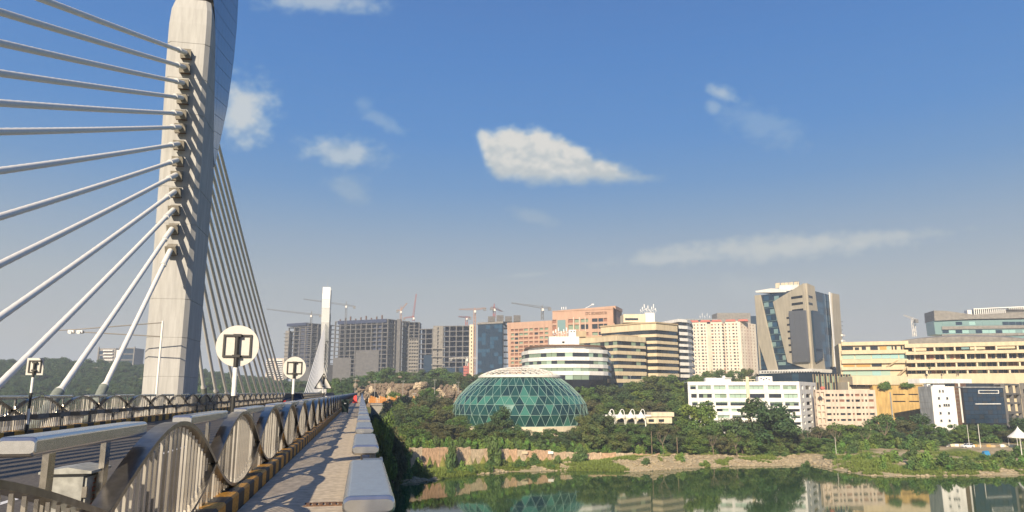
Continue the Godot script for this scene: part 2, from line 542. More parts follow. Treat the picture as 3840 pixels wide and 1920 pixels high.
func make_railing(called: String, label: String, x: float, za: float, zb: float, crest: float, period: float, lo: float, hi: float, base: float, singles: int, face: float, y_off: Callable) -> Node3D:
	# za nearest (larger z), zb farthest; face: +1 if the wave faces +x
	var o := thing(called, label, "railing", Transform3D(Basis.IDENTITY, Vector3(x, 0, za)))
	var back := Transform3D(Basis.IDENTITY, -o.position)
	var far_bars := Solid.new()
	var n_bar := 0
	var step := 0.17
	var z := za
	var bars := []
	while z > zb:
		var top := maxf(wave(z, crest, period, lo, hi, 1), wave(z, crest, period, lo, hi, -1)) - 0.05
		var top2 := maxf(wave(z + step, crest, period, lo, hi, 1), wave(z + step, crest, period, lo, hi, -1)) - 0.05
		bars.append([z, top, top2])
		z -= step
	for b in bars:
		var zz: float = b[0] + step * 0.5
		if zz < -2.6 and n_bar < singles:
			var s := Solid.new()
			fin(s, x + 0.016 * face, x - 0.008 * face, zz, 0.014, base, b[1], b[2])
			add(o, "baluster", s.mesh(), [M.steel_bar, M.steel_bar_b, M.steel_bar_c][rng.randi() % 3], back)
			n_bar += 1
		else:
			fin(far_bars, x + 0.016 * face, x - 0.008 * face, zz, 0.014, base, b[1], b[2])
	var rest := add(o, "baluster_run", far_bars.mesh(), M.steel_bar, back)
	rest.set_meta("kind", "stuff")
	var slab := rail_slab(period - 1.75, 0.21, 0.12)
	var k := 0
	var c := crest + ceilf((za - crest) / period) * period
	while c > zb:
		for sgn in [1.0, -1.0]:
			add(o, "wave_band", wave_band(x, c, maxf(c - period, zb), crest, period, lo, hi, sgn, 0.17, 0.03, 0.02), M.steel_band, back)
		var mid := c - period * 0.5
		add(o, "handrail_panel", slab, M.rail_top, back * Transform3D(Basis.IDENTITY, Vector3(x - 0.12 * face, hi - 0.02, mid)))
		for q in [-0.55, 0.55]:
			wbox(o, "post", M.steel, Vector3(x - 0.16 * face - 0.02, base - 0.1, mid + q - 0.055), Vector3(x - 0.16 * face + 0.02, hi - 0.078, mid + q + 0.055), back)
		c -= period
		k += 1
	return o

func make_kerb(called: String, label: String, x0: float, x1: float, y0: float, y1: float, za: float, zb: float, stripe: float) -> void:
	var o := thing(called, label, "kerb", Transform3D(Basis.IDENTITY, Vector3((x0 + x1) * 0.5, y0, za)))
	var back := Transform3D(Basis.IDENTITY, -o.position)
	var i := 0
	var z := za
	while z > zb:
		var s := Solid.new()
		var l := stripe - 0.004
		var g := 0.025
		s.prism(PackedVector2Array([Vector2(x0, y0), Vector2(x1, y0), Vector2(x1, y1 - g), Vector2(x1 - g, y1), Vector2(x0 + g, y1), Vector2(x0, y1 - g)]), z - l, z)
		add(o, "kerb_block", s.mesh(), M.kerb_yellow if i % 2 else M.kerb_black, back)
		z -= stripe
		i += 1

const ANCHOR_Y := [25.15, 24.07, 22.91, 21.83, 20.69, 19.72, 18.52, 17.38, 16.35, 15.18, 13.94, 12.64, 11.2]
const DECK_Z := [16.5, 13.8, 10.8, 7.6, 4.7, 1.4, -3.4, -9.4, -15.2, -20.8, -26.9, -33.4, -39.3]
const MEDIAN_X := -13.05

func make_pylon(label: String, q0: float, mirror: float) -> Node3D:
	# q: metres from q0 along the bridge, growing away from the river bank side; mirror -1 turns it round
	var o := thing("pylon", label, "bridge pylon", Transform3D(Basis.IDENTITY, Vector3(MEDIAN_X, -1.0, -q0)))
	var back := Transform3D(Basis.IDENTITY, -o.position)
	var secs := [[-14.0, 52.5, 57.2, 1.27], [0.0, 52.4, 57.1, 1.27], [10.0, 52.2, 56.5, 1.30], [18.0, 51.8, 56.4, 1.34], [20.1, 51.6, 55.4, 1.36], [24.5, 51.25, 53.9, 1.41], [27.5, 51.15, 52.9, 1.42], [28.7, 51.2, 52.4, 1.36], [29.5, 51.4, 52.1, 1.2]]
	var s := Solid.new()
	var rings := []
	var full := []      # cast in lifts with a shallow joint between them
	for i in secs.size() - 1:
		full.append(secs[i])
		var y: float = ceilf(secs[i][0] / 2.6 + 0.2) * 2.6
		while y < secs[i + 1][0] - 0.2:
			for g in [[-0.03, 0.0], [-0.015, 0.025], [0.015, 0.025], [0.03, 0.0]]:
				var t: float = (y + g[0] - secs[i][0]) / (secs[i + 1][0] - secs[i][0])
				full.append([y + g[0], lerpf(secs[i][1], secs[i + 1][1], t) + g[1], lerpf(secs[i][2], secs[i + 1][2], t) - g[1], lerpf(secs[i][3], secs[i + 1][3], t) - g[1]])
			y += 2.6
	full.append(secs[-1])
	for e in full:
		var w: float = e[3]; var ch := 0.28
		var pts := []
		for p in [[-w, e[1] + ch], [-w + ch, e[1]], [w - ch, e[1]], [w, e[1] + ch], [w, e[2]], [-w, e[2]]]:
			pts.append(Vector3(MEDIAN_X + p[0], e[0], -(q0 + mirror * (p[1] - 54.4))))
		rings.append(pts)
	for i in rings.size() - 1:
		for k in 6:
			var k2 := (k + 1) % 6
			s.quad(rings[i][k], rings[i][k2], rings[i + 1][k2], rings[i + 1][k])
	for k in [1, 2, 3, 4]:
		s.tri(rings[-1][0], rings[-1][k], rings[-1][k + 1])
	add(o, "column", s.mesh(), M.pylon, back)
	# cladding hung on the widening back
	var poly := PackedVector2Array([Vector2(55.6, 19.75), Vector2(54.15, 24.5), Vector2(52.75, 28.9), Vector2(51.7, 29.9), Vector2(51.0, 30.2), Vector2(51.0, 36.7), Vector2(60.4, 36.7), Vector2(60.9, 32.5), Vector2(60.7, 29.5), Vector2(59.6, 24.7), Vector2(58.1, 21.6), Vector2(56.6, 18.6)])
	var t := Transform3D(Basis(Vector3(0, 0, -mirror), Vector3.UP, Vector3(1, 0, 0) * mirror), Vector3(MEDIAN_X, 0, -q0 + mirror * 54.4))
	s = Solid.new()
	s.prism(poly, -1.28, 1.28, t)
	add(o, "cladding_frame", s.mesh(), M.groove, back)
	for side in [-1.0, 1.0]:
		for i in 9:
			for j in 15:
				var cell := PackedVector2Array([Vector2(50.9 + i * 1.15, 18.4 + j * 1.3), Vector2(52.02 + i * 1.15, 18.4 + j * 1.3), Vector2(52.02 + i * 1.15, 19.67 + j * 1.3), Vector2(50.9 + i * 1.15, 19.67 + j * 1.3)])
				for q in range(4):
					cell[q].y += (cell[q].x - 55.0) * 0.22
				for hit in Geometry2D.intersect_polygons(cell, poly):
					var u := Solid.new()
					u.prism(hit, 1.30 * side, 1.33 * side, t)
					add(o, "cladding_panel", u.mesh(), M.cladding, back)
	for j in 5:     # upper front and back sheets
		for i in 2:
			var u := Solid.new()
			u.box(Vector3(50.93, 30.3 + j * 1.42, -1.26 + i * 1.27), Vector3(50.97, 31.7 + j * 1.42, -0.01 + i * 1.27), t)
			add(o, "cladding_panel", u.mesh(), M.cladding_white, back)
	var edge := [Vector2(60.4, 36.7), Vector2(60.9, 32.5), Vector2(60.7, 29.5), Vector2(59.6, 24.7), Vector2(58.1, 21.6), Vector2(56.6, 18.6)]
	for j in edge.size() - 1:
		var d: Vector2 = (edge[j + 1] - edge[j]).normalized()
		var m := Vector2(-d.y, d.x)
		if m.x < 0:
			m = -m
		var a: Vector2 = edge[j] + d * 0.02; var b: Vector2 = edge[j + 1] - d * 0.02
		var u := Solid.new()
		u.prism(PackedVector2Array([a + m * 0.03, b + m * 0.03, b + m * 0.06, a + m * 0.06]), -1.3, 1.3, t)
		add(o, "cladding_panel", u.mesh(), M.cladding_white, back)
	wbox(o, "roof_plate", M.cladding_white, Vector3(51.0, 36.74, -1.3), Vector3(60.4, 36.8, 1.3), back * t)
	var rod := Solid.new()
	rod.tube([t * Vector3(55, 36.8, 0), t * Vector3(55, 41.0, 0)], [0.05, 0.02], 6)
	add(o, "lightning_rod", rod.mesh(), M.pole_grey, back)
	# cable seats
	for i in 13:
		for sgn in [1.0, -1.0]:
			var y: float = ANCHOR_Y[i]
			if sgn < 0 and y > 18.5:
				continue
			var q: float = 51.15 + maxf(0, (24.5 - y)) * 0.05 if sgn > 0 else 56.5
			var slope := clampf((y - 1.0) / (15.0 + (12 - i) * 5.6), 0.2, 1.4)
			var tilt := Basis(Vector3.RIGHT, atan(slope) * mirror * sgn)
			var at_seat := Transform3D(tilt, Vector3(MEDIAN_X, y, -(q0 + mirror * (q - 54.4))))
			var u := Solid.new()
			var out: float = mirror * sgn
			u.box(Vector3(-0.30, -0.26, -0.3), Vector3(0.30, 0.24, 0.3), at_seat)
			u.box(Vector3(-0.36, -0.34, minf(0.3 * out, 0.36 * out)), Vector3(0.36, 0.30, maxf(0.3 * out, 0.36 * out)), at_seat)
			add(o, "anchor_block", u.mesh(), M.anchor, back)
			u = Solid.new()
			u.box(Vector3(-0.34, -0.41, -0.05 if out > 0 else -0.28), Vector3(0.34, -0.345, 0.28 if out > 0 else 0.05), at_seat)
			add(o, "bracket", u.mesh(), M.rust, back)
	for gx in [-0.78, 0.82]:
		wbox(o, "conduit", M.pole_grey, Vector3(MEDIAN_X + gx - 0.012, 0.4, -(q0 + mirror * (52.375 - 54.4)) - 0.01), Vector3(MEDIAN_X + gx + 0.012, 8.0, -(q0 + mirror * (52.375 - 54.4)) + 0.01), back)
	return o

func make_cable(label: String, group: String, top: Vector3, foot: Vector3, radius: float) -> void:
	var o := thing("stay_cable", label, "bridge cable", Transform3D(Basis.IDENTITY, foot), group)
	var back := Transform3D(Basis.IDENTITY, -foot)
	var d := (foot - top).normalized()
	var length := top.distance_to(foot)
	var pts := []; var rad := []
	var n := int(length / 0.34)
	for i in n + 1:      # spun pipe with a raised weld line at each turn
		var t := i / float(n)
		pts.append(top.lerp(foot, t) + Vector3.DOWN * sin(PI * t) * length * 0.0035)
		rad.append(radius * (1.0 if i % 2 else 1.06))
	var s := Solid.new()
	s.tube(pts, rad, 9)
	add(o, "cable_pipe", s.mesh(), M.cable, back)
	s = Solid.new()
	s.tube([top + d * 0.3, top + d * 2.0], [radius * 1.28, radius * 1.28], 12)
	add(o, "guide_tube", s.mesh(), M.cable, back)
	s = Solid.new()
	s.tube([top + d * 2.0, top + d * 2.16], [radius * 1.5, radius * 1.5], 12)
	add(o, "collar", s.mesh(), M.cladding_white, back)
	s = Solid.new()
	s.tube([foot, foot - d * 2.6], [radius * 1.75, radius * 1.75], 12)
	add(o, "sleeve", s.mesh(), M.sleeve, back)
	s = Solid.new()
	s.tube([foot - d * 2.6, foot - d * 2.85], [radius * 1.75, radius * 1.15], 12)
	add(o, "sleeve_cap", s.mesh(), M.cable, back)

func make_bridge() -> void:
	var za := 30.0; var zb := -330.0
	# deck body
	var o := thing("bridge_deck", "long grey concrete bridge deck carrying the road above the lake", "bridge", Transform3D(Basis.IDENTITY, Vector3(-13, -2.4, 0)))
	var back := Transform3D(Basis.IDENTITY, -o.position)
	var s := Solid.new()
	s.prism(PackedVector2Array([Vector2(0.35, -0.03), Vector2(-26.4, -0.03), Vector2(-26.4, -0.45), Vector2(-20, -1.6), Vector2(-17, -3.0), Vector2(-9, -3.0), Vector2(-6, -1.6), Vector2(0.35, -0.45)]), zb, za)
	add(o, "girder", s.mesh(), M.concrete, back)
	s = Solid.new()
	s.box(Vector3(0.08, -0.029, zb), Vector3(0.34, 0.16, za))
	add(o, "edge_upstand", s.mesh(), M.concrete, back)
	s = Solid.new()
	s.box(Vector3(-15.2, -0.02, zb), Vector3(-11.45, 0.11, za))
	add(o, "median_slab", s.mesh(), M.concrete, back)
	for z in [-54.4, -257.0]:
		wbox(o, "pier", M.concrete, Vector3(-15.4, -23, z - 3.2), Vector3(-10.7, -3.01, z + 3.2), back)
	s = Solid.new()
	s.quad(Vector3(-2.12, -0.02, za), Vector3(-2.12, -0.02, zb), Vector3(-11.0, 0.03, zb), Vector3(-11.0, 0.03, za))
	s.quad(Vector3(-15.3, 0.03, za), Vector3(-15.3, 0.03, zb), Vector3(-25.6, -0.02, zb), Vector3(-25.6, -0.02, za))
	structure("road", s.mesh(), M.asphalt)
	s = Solid.new()
	for z in range(-300, 20, 9):
		for x in [-5.1, -8.1]:
			var y: float = -0.02 + (x + 2.12) / -8.88 * 0.05 + 0.005
			s.quad(Vector3(x + 0.06, y, z), Vector3(x + 0.06, y, z - 3.0), Vector3(x - 0.06, y, z - 3.0), Vector3(x - 0.06, y, z))
	structure("lane_marking", s.mesh(), M.paint_white)
	# footpath of cast slabs
	s = Solid.new()
	s.box(Vector3(-1.62, -0.028, zb), Vector3(0.08, -0.012, za))
	var fpath := structure("footpath", s.mesh(), M.concrete)
	var z := 6.0
	while z > -320.0:
		s = Solid.new()
		var l := 2.99 if z > -200 else 11.99
		s.prism(PackedVector2Array([Vector2(-1.612, -0.01), Vector2(0.072, -0.01), Vector2(0.072, -0.002), Vector2(0.068, 0.002), Vector2(-1.608, 0.002), Vector2(-1.612, -0.002)]), z - l, z)
		add(fpath, "paving_slab", s.mesh(), M.paving if rng.randf() < 0.6 else M.paving_b)
		z -= l + 0.01
	make_kerb("footpath_kerb", "low yellow and black striped kerb between footpath and wavy steel railing", -2.12, -1.62, -0.03, 0.24, 2.0, -240.0, 0.5)
	make_kerb("median_kerb", "yellow and black striped kerb along the pylon median across the road", -11.45, -11.0, 0.0, 0.34, -16.0, -232.0, 0.72)
	var flat := func(_z: float) -> float: return 0.0
	make_railing("wavy_railing", "bright steel railing of crossing waves beside the yellow and black footpath kerb", -1.86, 4.0, -315.0, -8.04, P_LEFT, 0.26, 1.30, 0.2, 290, 1.0, flat)
	var mr := make_railing("median_railing", "steel wave railing along the median in front of the white pylon", -11.35, -16.0, -240.0, -21.2, P_LEFT, 0.66, 1.44, 0.3, 200, 1.0, flat)
	# crash beam in front of the median railing
	o = thing("crash_beam", "dark grey steel crash beam on short posts along the median kerb", "guard rail", Transform3D(Basis.IDENTITY, Vector3(-11.2, 0.3, -16)))
	back = Transform3D(Basis.IDENTITY, -o.position)
	z = -16.0
	var i := 0
	while z > -232.0:
		wbox(o, "beam_panel", M.guard_grey if i % 2 else M.paint_black, Vector3(-11.21, 0.68, z - 0.98), Vector3(-11.15 - 0.01 * (i % 2), 0.84, z), back)
		if i % 3 == 0:
			wbox(o, "post", M.guard_grey, Vector3(-11.3, 0.3, z - 0.55), Vector3(-11.215, 0.9, z - 0.43), back)
		z -= 0.985
		i += 1
	# outer handrail beside the lake
	o = thing("lakeside_railing", "silver steel handrail with raised panels between footpath and lake", "railing", Transform3D(Basis.IDENTITY, Vector3(0.1, 0, 0)))
	back = Transform3D(Basis.IDENTITY, -o.position)
	var slab := rail_slab(1.58, 0.205, 0.075)
	z = 5.46
	while z > -300.0:
		add(o, "handrail_panel", slab, M.rail_top, back * Transform3D(Basis.IDENTITY, Vector3(0.044, 1.1625, z - 0.79)))
		for q in [-0.3, 0.3]:
			wbox(o, "post", M.steel, Vector3(0.09, -0.01, z - 0.79 + q - 0.05), Vector3(0.13, 1.124, z - 0.79 + q + 0.05), back)
		var crest := z - 0.79 - 1.41
		for sgn in [1.0, -1.0]:
			add(o, "wave_band", wave_band(0.09, crest + 1.41, crest - 1.41, crest, 2.82, 0.2, 1.15, sgn, 0.13, 0.03, 0.015), M.steel_band, back)
		z -= 2.82
	var bars := Solid.new()
	z = 4.0
	while z > -160.0:
		var top := maxf(wave(z, -5.2, 2.82, 0.2, 1.13, 1), wave(z, -5.2, 2.82, 0.2, 1.13, -1)) - 0.05
		bars.box(Vector3(0.10, 0.17, z - 0.02), Vector3(0.125, top, z + 0.02))
		z -= 0.16
	add(o, "baluster_run", bars.mesh(), M.steel_bar, back).set_meta("kind", "stuff")
	# pylons and stays
	make_pylon("tall off-white concrete pylon with thick stays fanning out past the footpath", 54.4, 1.0)
	make_pylon("distant white pylon with silver cladding in front of unfinished towers", 257.0, -1.0)
	var nth := ["topmost", "second", "third", "fourth", "fifth", "sixth", "seventh", "eighth", "ninth", "tenth", "eleventh", "twelfth", "lowest"]
	for k in 13:
		var place_in := "%s stay" % nth[k] if k in [0, 12] else "%s stay from the top" % nth[k]
		make_cable("%s in the near pylon's fan that reaches past the footpath" % place_in, "stays on the near pylon, river bank side", Vector3(MEDIAN_X, ANCHOR_Y[k], -51.0 - maxf(0, 24.5 - ANCHOR_Y[k]) * 0.05), Vector3(MEDIAN_X, 0.12, DECK_Z[k]), 0.135)
		make_cable("%s in the near pylon's steep fan towards the distant pylon" % place_in, "stays on the near pylon, mid-bridge side", Vector3(MEDIAN_X, ANCHOR_Y[k], -56.6), Vector3(MEDIAN_X, 0.12, -67.3 - 5.7 * (12 - k)), 0.135)
		make_cable("%s in the sunlit white fan of the distant pylon" % place_in, "stays on the distant pylon", Vector3(MEDIAN_X, ANCHOR_Y[k], -254.9), Vector3(MEDIAN_X, 0.12, -244.0 + 5.9 * (12 - k)), 0.135)
	# signs seen from behind
	sign_post("round", Vector3(-2.32, -0.02, -14.3), 2.47, 0.385, "large round road sign seen from behind on a black and white post")
	sign_post("round", Vector3(-2.32, -0.02, -26.2), 2.44, 0.385, "round road sign seen from behind in front of the distant pylon stays")
	sign_post("square", Vector3(-10.9, 0.02, -27.4), 2.43, 0.26, "small square road sign seen from behind on a thin post at the median kerb")
	sign_post("triangle", Vector3(-2.32, -0.02, -46.0), 2.22, 0.52, "triangular road sign seen from behind beside the wavy railing")
	make_gantry()
	make_cabinet()
	# litter bin
	o = thing("litter_bin", "dark green wheeled litter bin against the wavy railing on the footpath", "bin", Transform3D(Basis.IDENTITY, Vector3(-1.22, 0, -58.0)))
	s = Solid.new()
	for yy in [[0.08, 0.95, 0.23, 0.29]]:
		var a: float = yy[2]; var b: float = yy[3]
		var p := [Vector3(-a, yy[0], -a), Vector3(a, yy[0], -a), Vector3(a, yy[0], a), Vector3(-a, yy[0], a), Vector3(-b, yy[1], -b), Vector3(b, yy[1], -b), Vector3(b, yy[1], b), Vector3(-b, yy[1], b)]
		for k in 4:
			var k2 := (k + 1) % 4
			s.quad(p[k2], p[k], p[k + 4], p[k2 + 4])
		s.quad(p[0], p[1], p[2], p[3])
	add(o, "body", s.mesh(), M.bin_green)
	s = Solid.new()
	s.prism(PackedVector2Array([Vector2(-0.32, 0.95), Vector2(0.32, 0.95), Vector2(0.3, 1.02), Vector2(0, 1.07), Vector2(-0.3, 1.02)]), -0.32, 0.32)
	add(o, "lid", s.mesh(), M.bin_green)
	wbox(o, "label_plate", M.paint_white, Vector3(-0.08, 0.7, 0.281), Vector3(0.08, 0.78, 0.292))
	for q in [-0.2, 0.2]:
		s = Solid.new()
		s.tube([Vector3(q - 0.03, 0.1, -0.2), Vector3(q + 0.03, 0.1, -0.2)], [0.1, 0.1], 12)
		add(o, "wheel", s.mesh(), M.tyre)
	# red plastic barrier at the footpath's far end
	o = thing("plastic_barrier", "faded red plastic barrier at the far end of the footpath", "barrier", Transform3D(Basis.IDENTITY, Vector3(-0.95, 0.004, -112)))
	s = Solid.new()
	s.prism(PackedVector2Array([Vector2(-0.35, 0), Vector2(0.35, 0), Vector2(0.3, 0.3), Vector2(0.22, 1.05), Vector2(0.12, 1.15), Vector2(-0.2, 1.0), Vector2(-0.3, 0.35)]), -0.2, 0.2)
	add(o, "body", s.mesh(), M.red_plastic)
	wbox(o, "base", M.red_plastic, Vector3(-0.45, 0, -0.28), Vector3(0.45, 0.09, 0.28))
	# drain cover near the handrail
	o = thing("drain_grate", "small rusty drain grate set in the footpath beside the handrail", "drain", Transform3D(Basis.IDENTITY, Vector3(-0.42, 0.004, -11.2)))
	for k in 7:
		wbox(o, "bar", M.rust, Vector3(-0.3 + k * 0.09, 0, -0.11), Vector3(-0.25 + k * 0.09, 0.02, 0.11))
	wbox(o, "rim", M.rust, Vector3(-0.33, -0.001, -0.15), Vector3(0.34, 0.012, -0.115))
	wbox(o, "rim", M.rust, Vector3(-0.33, -0.001, 0.115), Vector3(0.34, 0.012, 0.15))
	make_car("dark car driving towards the camera beyond the second round sign", Vector3(-6.4, 0.0, -74.0), PI, "car_dark")
	make_car("dark car stopped beside the distant pylon on the far road", Vector3(-6.2, 0.0, -150.0), 0.0, "car_dark")
	make_car("white car on the opposite road half hidden behind the near pylon", Vector3(-17.6, 0.03, -76.0), 0.0, "car_white")

func sign_post(kind: String, at_foot: Vector3, height: float, half: float, label: String) -> void:
	var o := thing("road_sign", label, "road sign", Transform3D(Basis.IDENTITY, at_foot))
	var top := height + (half * 0.55 if kind != "triangle" else 0.35)
	var y := 0.0
	var r := 0.042
	for k in 9:
		if y >= top:
			break
		var y2 := minf(y + 0.517, top)
		var black := k % 2 == 0
		if kind == "round" and y2 > 2.1:
			y2 = top; black = true
		var s := Solid.new()
		s.tube([Vector3(0, y, 0), Vector3(0, y2, 0)], [r, r], 14)
		add(o, "post_band", s.mesh(), M.paint_black if black else M.paint_white)
		y = y2
	var s := Solid.new()
	if kind == "round":
		s.tube([Vector3(0, height, -0.055), Vector3(0, height, -0.062)], [half, half], 40)
	elif kind == "square":
		s.box(Vector3(-half, height - half * 1.1, -0.062), Vector3(half, height + half * 1.1, -0.055))
	else:
		s.prism(PackedVector2Array([Vector2(-half, height - half * 0.75), Vector2(half, height - half * 0.75), Vector2(0, height + half * 0.98)]), -0.062, -0.055)
	add(o, "plate", s.mesh(), M.sign_back)
	s = Solid.new()
	var b := 0.022
	if kind == "triangle":
		var p := [Vector2(-half, height - half * 0.75), Vector2(half, height - half * 0.75), Vector2(0, height + half * 0.98)]
		for k in 3:
			s.tube([Vector3(p[k].x, p[k].y, -0.04), Vector3(p[(k + 1) % 3].x, p[(k + 1) % 3].y, -0.04)], [0.025, 0.025], 6)
	else:
		var w := half * 0.66; var h := half * 0.55
		if kind == "square":
			w = half * 0.75; h = half * 0.8
		s.box(Vector3(-w, height - h, -0.052), Vector3(-w + b * 1.6, height + h, -0.02))
		s.box(Vector3(w - b * 1.6, height - h, -0.052), Vector3(w, height + h, -0.02))
		s.box(Vector3(-w + b * 1.6, height + h - b * 1.6, -0.052), Vector3(w - b * 1.6, height + h, -0.02))
		s.box(Vector3(-w + b * 1.6, height - h, -0.052), Vector3(w - b * 1.6, height - h + b * 1.6, -0.02))
	add(o, "frame", s.mesh(), M.paint_black)
	for q in [-0.5, 0.5]:
		wbox(o, "clamp", M.paint_black, Vector3(-0.07, height + q * half - 0.025, -0.05), Vector3(0.07, height + q * half + 0.025, 0.05))

func make_gantry() -> void:
	var o := thing("traffic_gantry", "thin cream mast with long tapering arm and cameras in front of the pylon", "gantry", Transform3D(Basis.IDENTITY, Vector3(-12.75, 0.1, -50.0)))
	var s := Solid.new()
	s.tube([Vector3(0, 0, 0), Vector3(0, 6.0, 0)], [0.07, 0.06], 10)
	add(o, "mast", s.mesh(), M.tarp)
	s = Solid.new()
	s.tube([Vector3(0, 5.9, 0), Vector3(-5.2, 5.35, 0), Vector3(-6.3, 5.28, 0)], [0.035, 0.03, 0.025], 8)
	s.tube([Vector3(0, 5.0, 0), Vector3(-4.8, 5.22, 0)], [0.035, 0.03], 8)
	for x in [-1.7, -3.6]:
		s.tube([Vector3(x, 5.9 + x * 0.105, 0), Vector3(x, 5.0 - x * 0.045, 0)], [0.025, 0.025], 6)
	add(o, "arm", s.mesh(), M.raw_pale)
	for x in [-4.75, -5.25]:
		s = Solid.new()
		s.box(Vector3(x - 0.16, 5.12, -0.1), Vector3(x + 0.16, 5.3, 0.22))
		s.tube([Vector3(x, 5.2, 0.2), Vector3(x, 5.16, 0.36)], [0.08, 0.1], 10)
		add(o, "camera_unit", s.mesh(), M.paint_white)

func make_cabinet() -> void:
	var o := thing("electrical_cabinet", "grey metal electrical cabinet with faded red print behind the wavy railing", "cabinet", Transform3D(Basis.IDENTITY, Vector3(-2.19, 0.2, -6.55)))
	var s := Solid.new()
	s.box(Vector3(-0.16, 0, -0.16), Vector3(0.10, 0.78, 0.2))
	add(o, "body", s.mesh(), M.cabinet)
	s = Solid.new()
	s.box(Vector3(0.102, 0.03, -0.14), Vector3(0.122, 0.75, 0.18))
	add(o, "door", s.mesh(), M.cabinet)
	s = Solid.new()
	s.prism(PackedVector2Array([Vector2(-0.20, 0.782), Vector2(0.17, 0.782), Vector2(0.17, 0.80), Vector2(0.0, 0.83), Vector2(-0.20, 0.80)]), -0.21, 0.25)
	add(o, "rain_cover", s.mesh(), M.cabinet)
	for k in 2:
		wbox(o, "hinge", M.steel, Vector3(0.10, 0.14 + k * 0.46, 0.182), Vector3(0.135, 0.22 + k * 0.46, 0.206))
	s = Solid.new()     # sideways red lettering, too worn to read
	for k in 4:
		var y := 0.50 + k * 0.062
		s.box(Vector3(0.1225, y, -0.02), Vector3(0.1245, y + 0.008, 0.05))
		s.box(Vector3(0.1225, y + 0.03, -0.02), Vector3(0.1245, y + 0.038, 0.05 - 0.02 * (k % 2)))
		s.box(Vector3(0.1225, y + 0.009, -0.02 if k % 2 else 0.03), Vector3(0.1245, y + 0.029, -0.01 if k % 2 else 0.04))
	add(o, "red_print", s.mesh(), M.red_print)
	s = Solid.new()
	s.tube([Vector3(0.13, 0.35, -0.08), Vector3(0.16, 0.35, -0.08), Vector3(0.16, 0.27, -0.08)], [0.012, 0.012, 0.012], 6)
	add(o, "handle", s.mesh(), M.paint_black)

func make_car(label: String, pos: Vector3, turn: float, paint: String) -> Node3D:
	var o := thing("car", label, "car", Transform3D(Basis(Vector3.UP, turn), pos))
	var s := Solid.new()
	var t := Transform3D(Basis(Vector3(0, 0, 1), Vector3.UP, Vector3(-1, 0, 0)), Vector3.ZERO)
	s.prism(PackedVector2Array([Vector2(-2.1, 0.32), Vector2(-1.75, 0.22), Vector2(1.75, 0.22), Vector2(2.1, 0.35), Vector2(2.12, 0.75), Vector2(1.95, 0.93), Vector2(1.0, 1.0), Vector2(-1.85, 1.0), Vector2(-2.1, 0.85)]), -0.86, 0.86, t)
	add(o, "body", s.mesh(), M[paint])
	s = Solid.new()
	var lo := [Vector2(-1.75, 1.0), Vector2(1.05, 1.0)]; var hi := [Vector2(-1.35, 1.44), Vector2(0.35, 1.44)]
	var a := Vector3(-0.82, 1.0, lo[0].x); var b := Vector3(0.82, 1.0, lo[0].x); var c := Vector3(0.82, 1.0, lo[1].x); var d := Vector3(-0.82, 1.0, lo[1].x)
	var e := Vector3(-0.66, 1.44, hi[0].x); var f := Vector3(0.66, 1.44, hi[0].x); var g := Vector3(0.66, 1.44, hi[1].x); var h := Vector3(-0.66, 1.44, hi[1].x)
	s.quad(b, a, e, f); s.quad(c, b, f, g); s.quad(d, c, g, h); s.quad(a, d, h, e)
	add(o, "windows", s.mesh(), M.car_glass)
	s = Solid.new()
	s.box(Vector3(-0.68, 1.44, -1.38), Vector3(0.68, 1.5, 0.4))
	for q in [-1.0, 1.0]:
		for z in [[-1.75, -1.36], [-0.25, -0.25], [1.07, 0.37]]:
			s.tube([Vector3(0.83 * q, 1.0, z[0]), Vector3(0.67 * q, 1.46, z[1])], [0.045, 0.04], 6)
	add(o, "roof", s.mesh(), M[paint])
	for q in [-0.8, 0.8]:
		for z in [-1.3, 1.3]:
			s = Solid.new()
			s.tube([Vector3(q - 0.1, 0.31, z), Vector3(q + 0.1, 0.31, z)], [0.31, 0.31], 18)
			var wh := add(o, "wheel", s.mesh(), M.tyre)
			s = Solid.new()
			s.tube([Vector3(q - 0.105, 0.31, z), Vector3(q + 0.105, 0.31, z)], [0.19, 0.19], 14)
			add(wh, "rim", s.mesh(), M.rim)
		wbox(o, "headlight", M.lamp_white, Vector3(q * 0.8 - 0.14, 0.66, 2.06), Vector3(q * 0.8 + 0.14, 0.8, 2.14))
		wbox(o, "tail_light", M.lamp_red, Vector3(q * 0.85 - 0.12, 0.66, -2.14), Vector3(q * 0.85 + 0.12, 0.84, -2.06))
	return o

# ---------- land and lake
const SHORE := [[-1.2, 430.0], [-0.4, 430.0], [-0.3, 300.0], [-0.21, 190.0], [-0.156, 188.0], [-0.128, 193.0], [-0.078, 205.0], [-0.007, 218.5], [0.064, 222.0], [0.171, 219.0], [0.243, 230.0], [0.297, 235.7], [0.35, 236.0], [0.404, 238.0], [0.4286, 226.0], [0.474, 208.5], [0.5275, 207.0], [0.5985, 208.5], [0.684, 210.0], [1.2, 214.0]]
const WALL_LINE := [[1436, 1768], [1540, 1765], [1700, 1752], [1840, 1742], [2000, 1735], [2200, 1727], [2400, 1724], [2560, 1714]]

func wall_depth(s: float) -> float:
	return table([[-0.21, 206.0], [-0.17, 208.0], [-0.14, 211.0], [-0.08, 220.0], [-0.03, 227.0], [0.03, 233.0], [0.10, 240.0], [0.17, 243.0], [0.235, 253.0], [0.3, 262.0]], s)

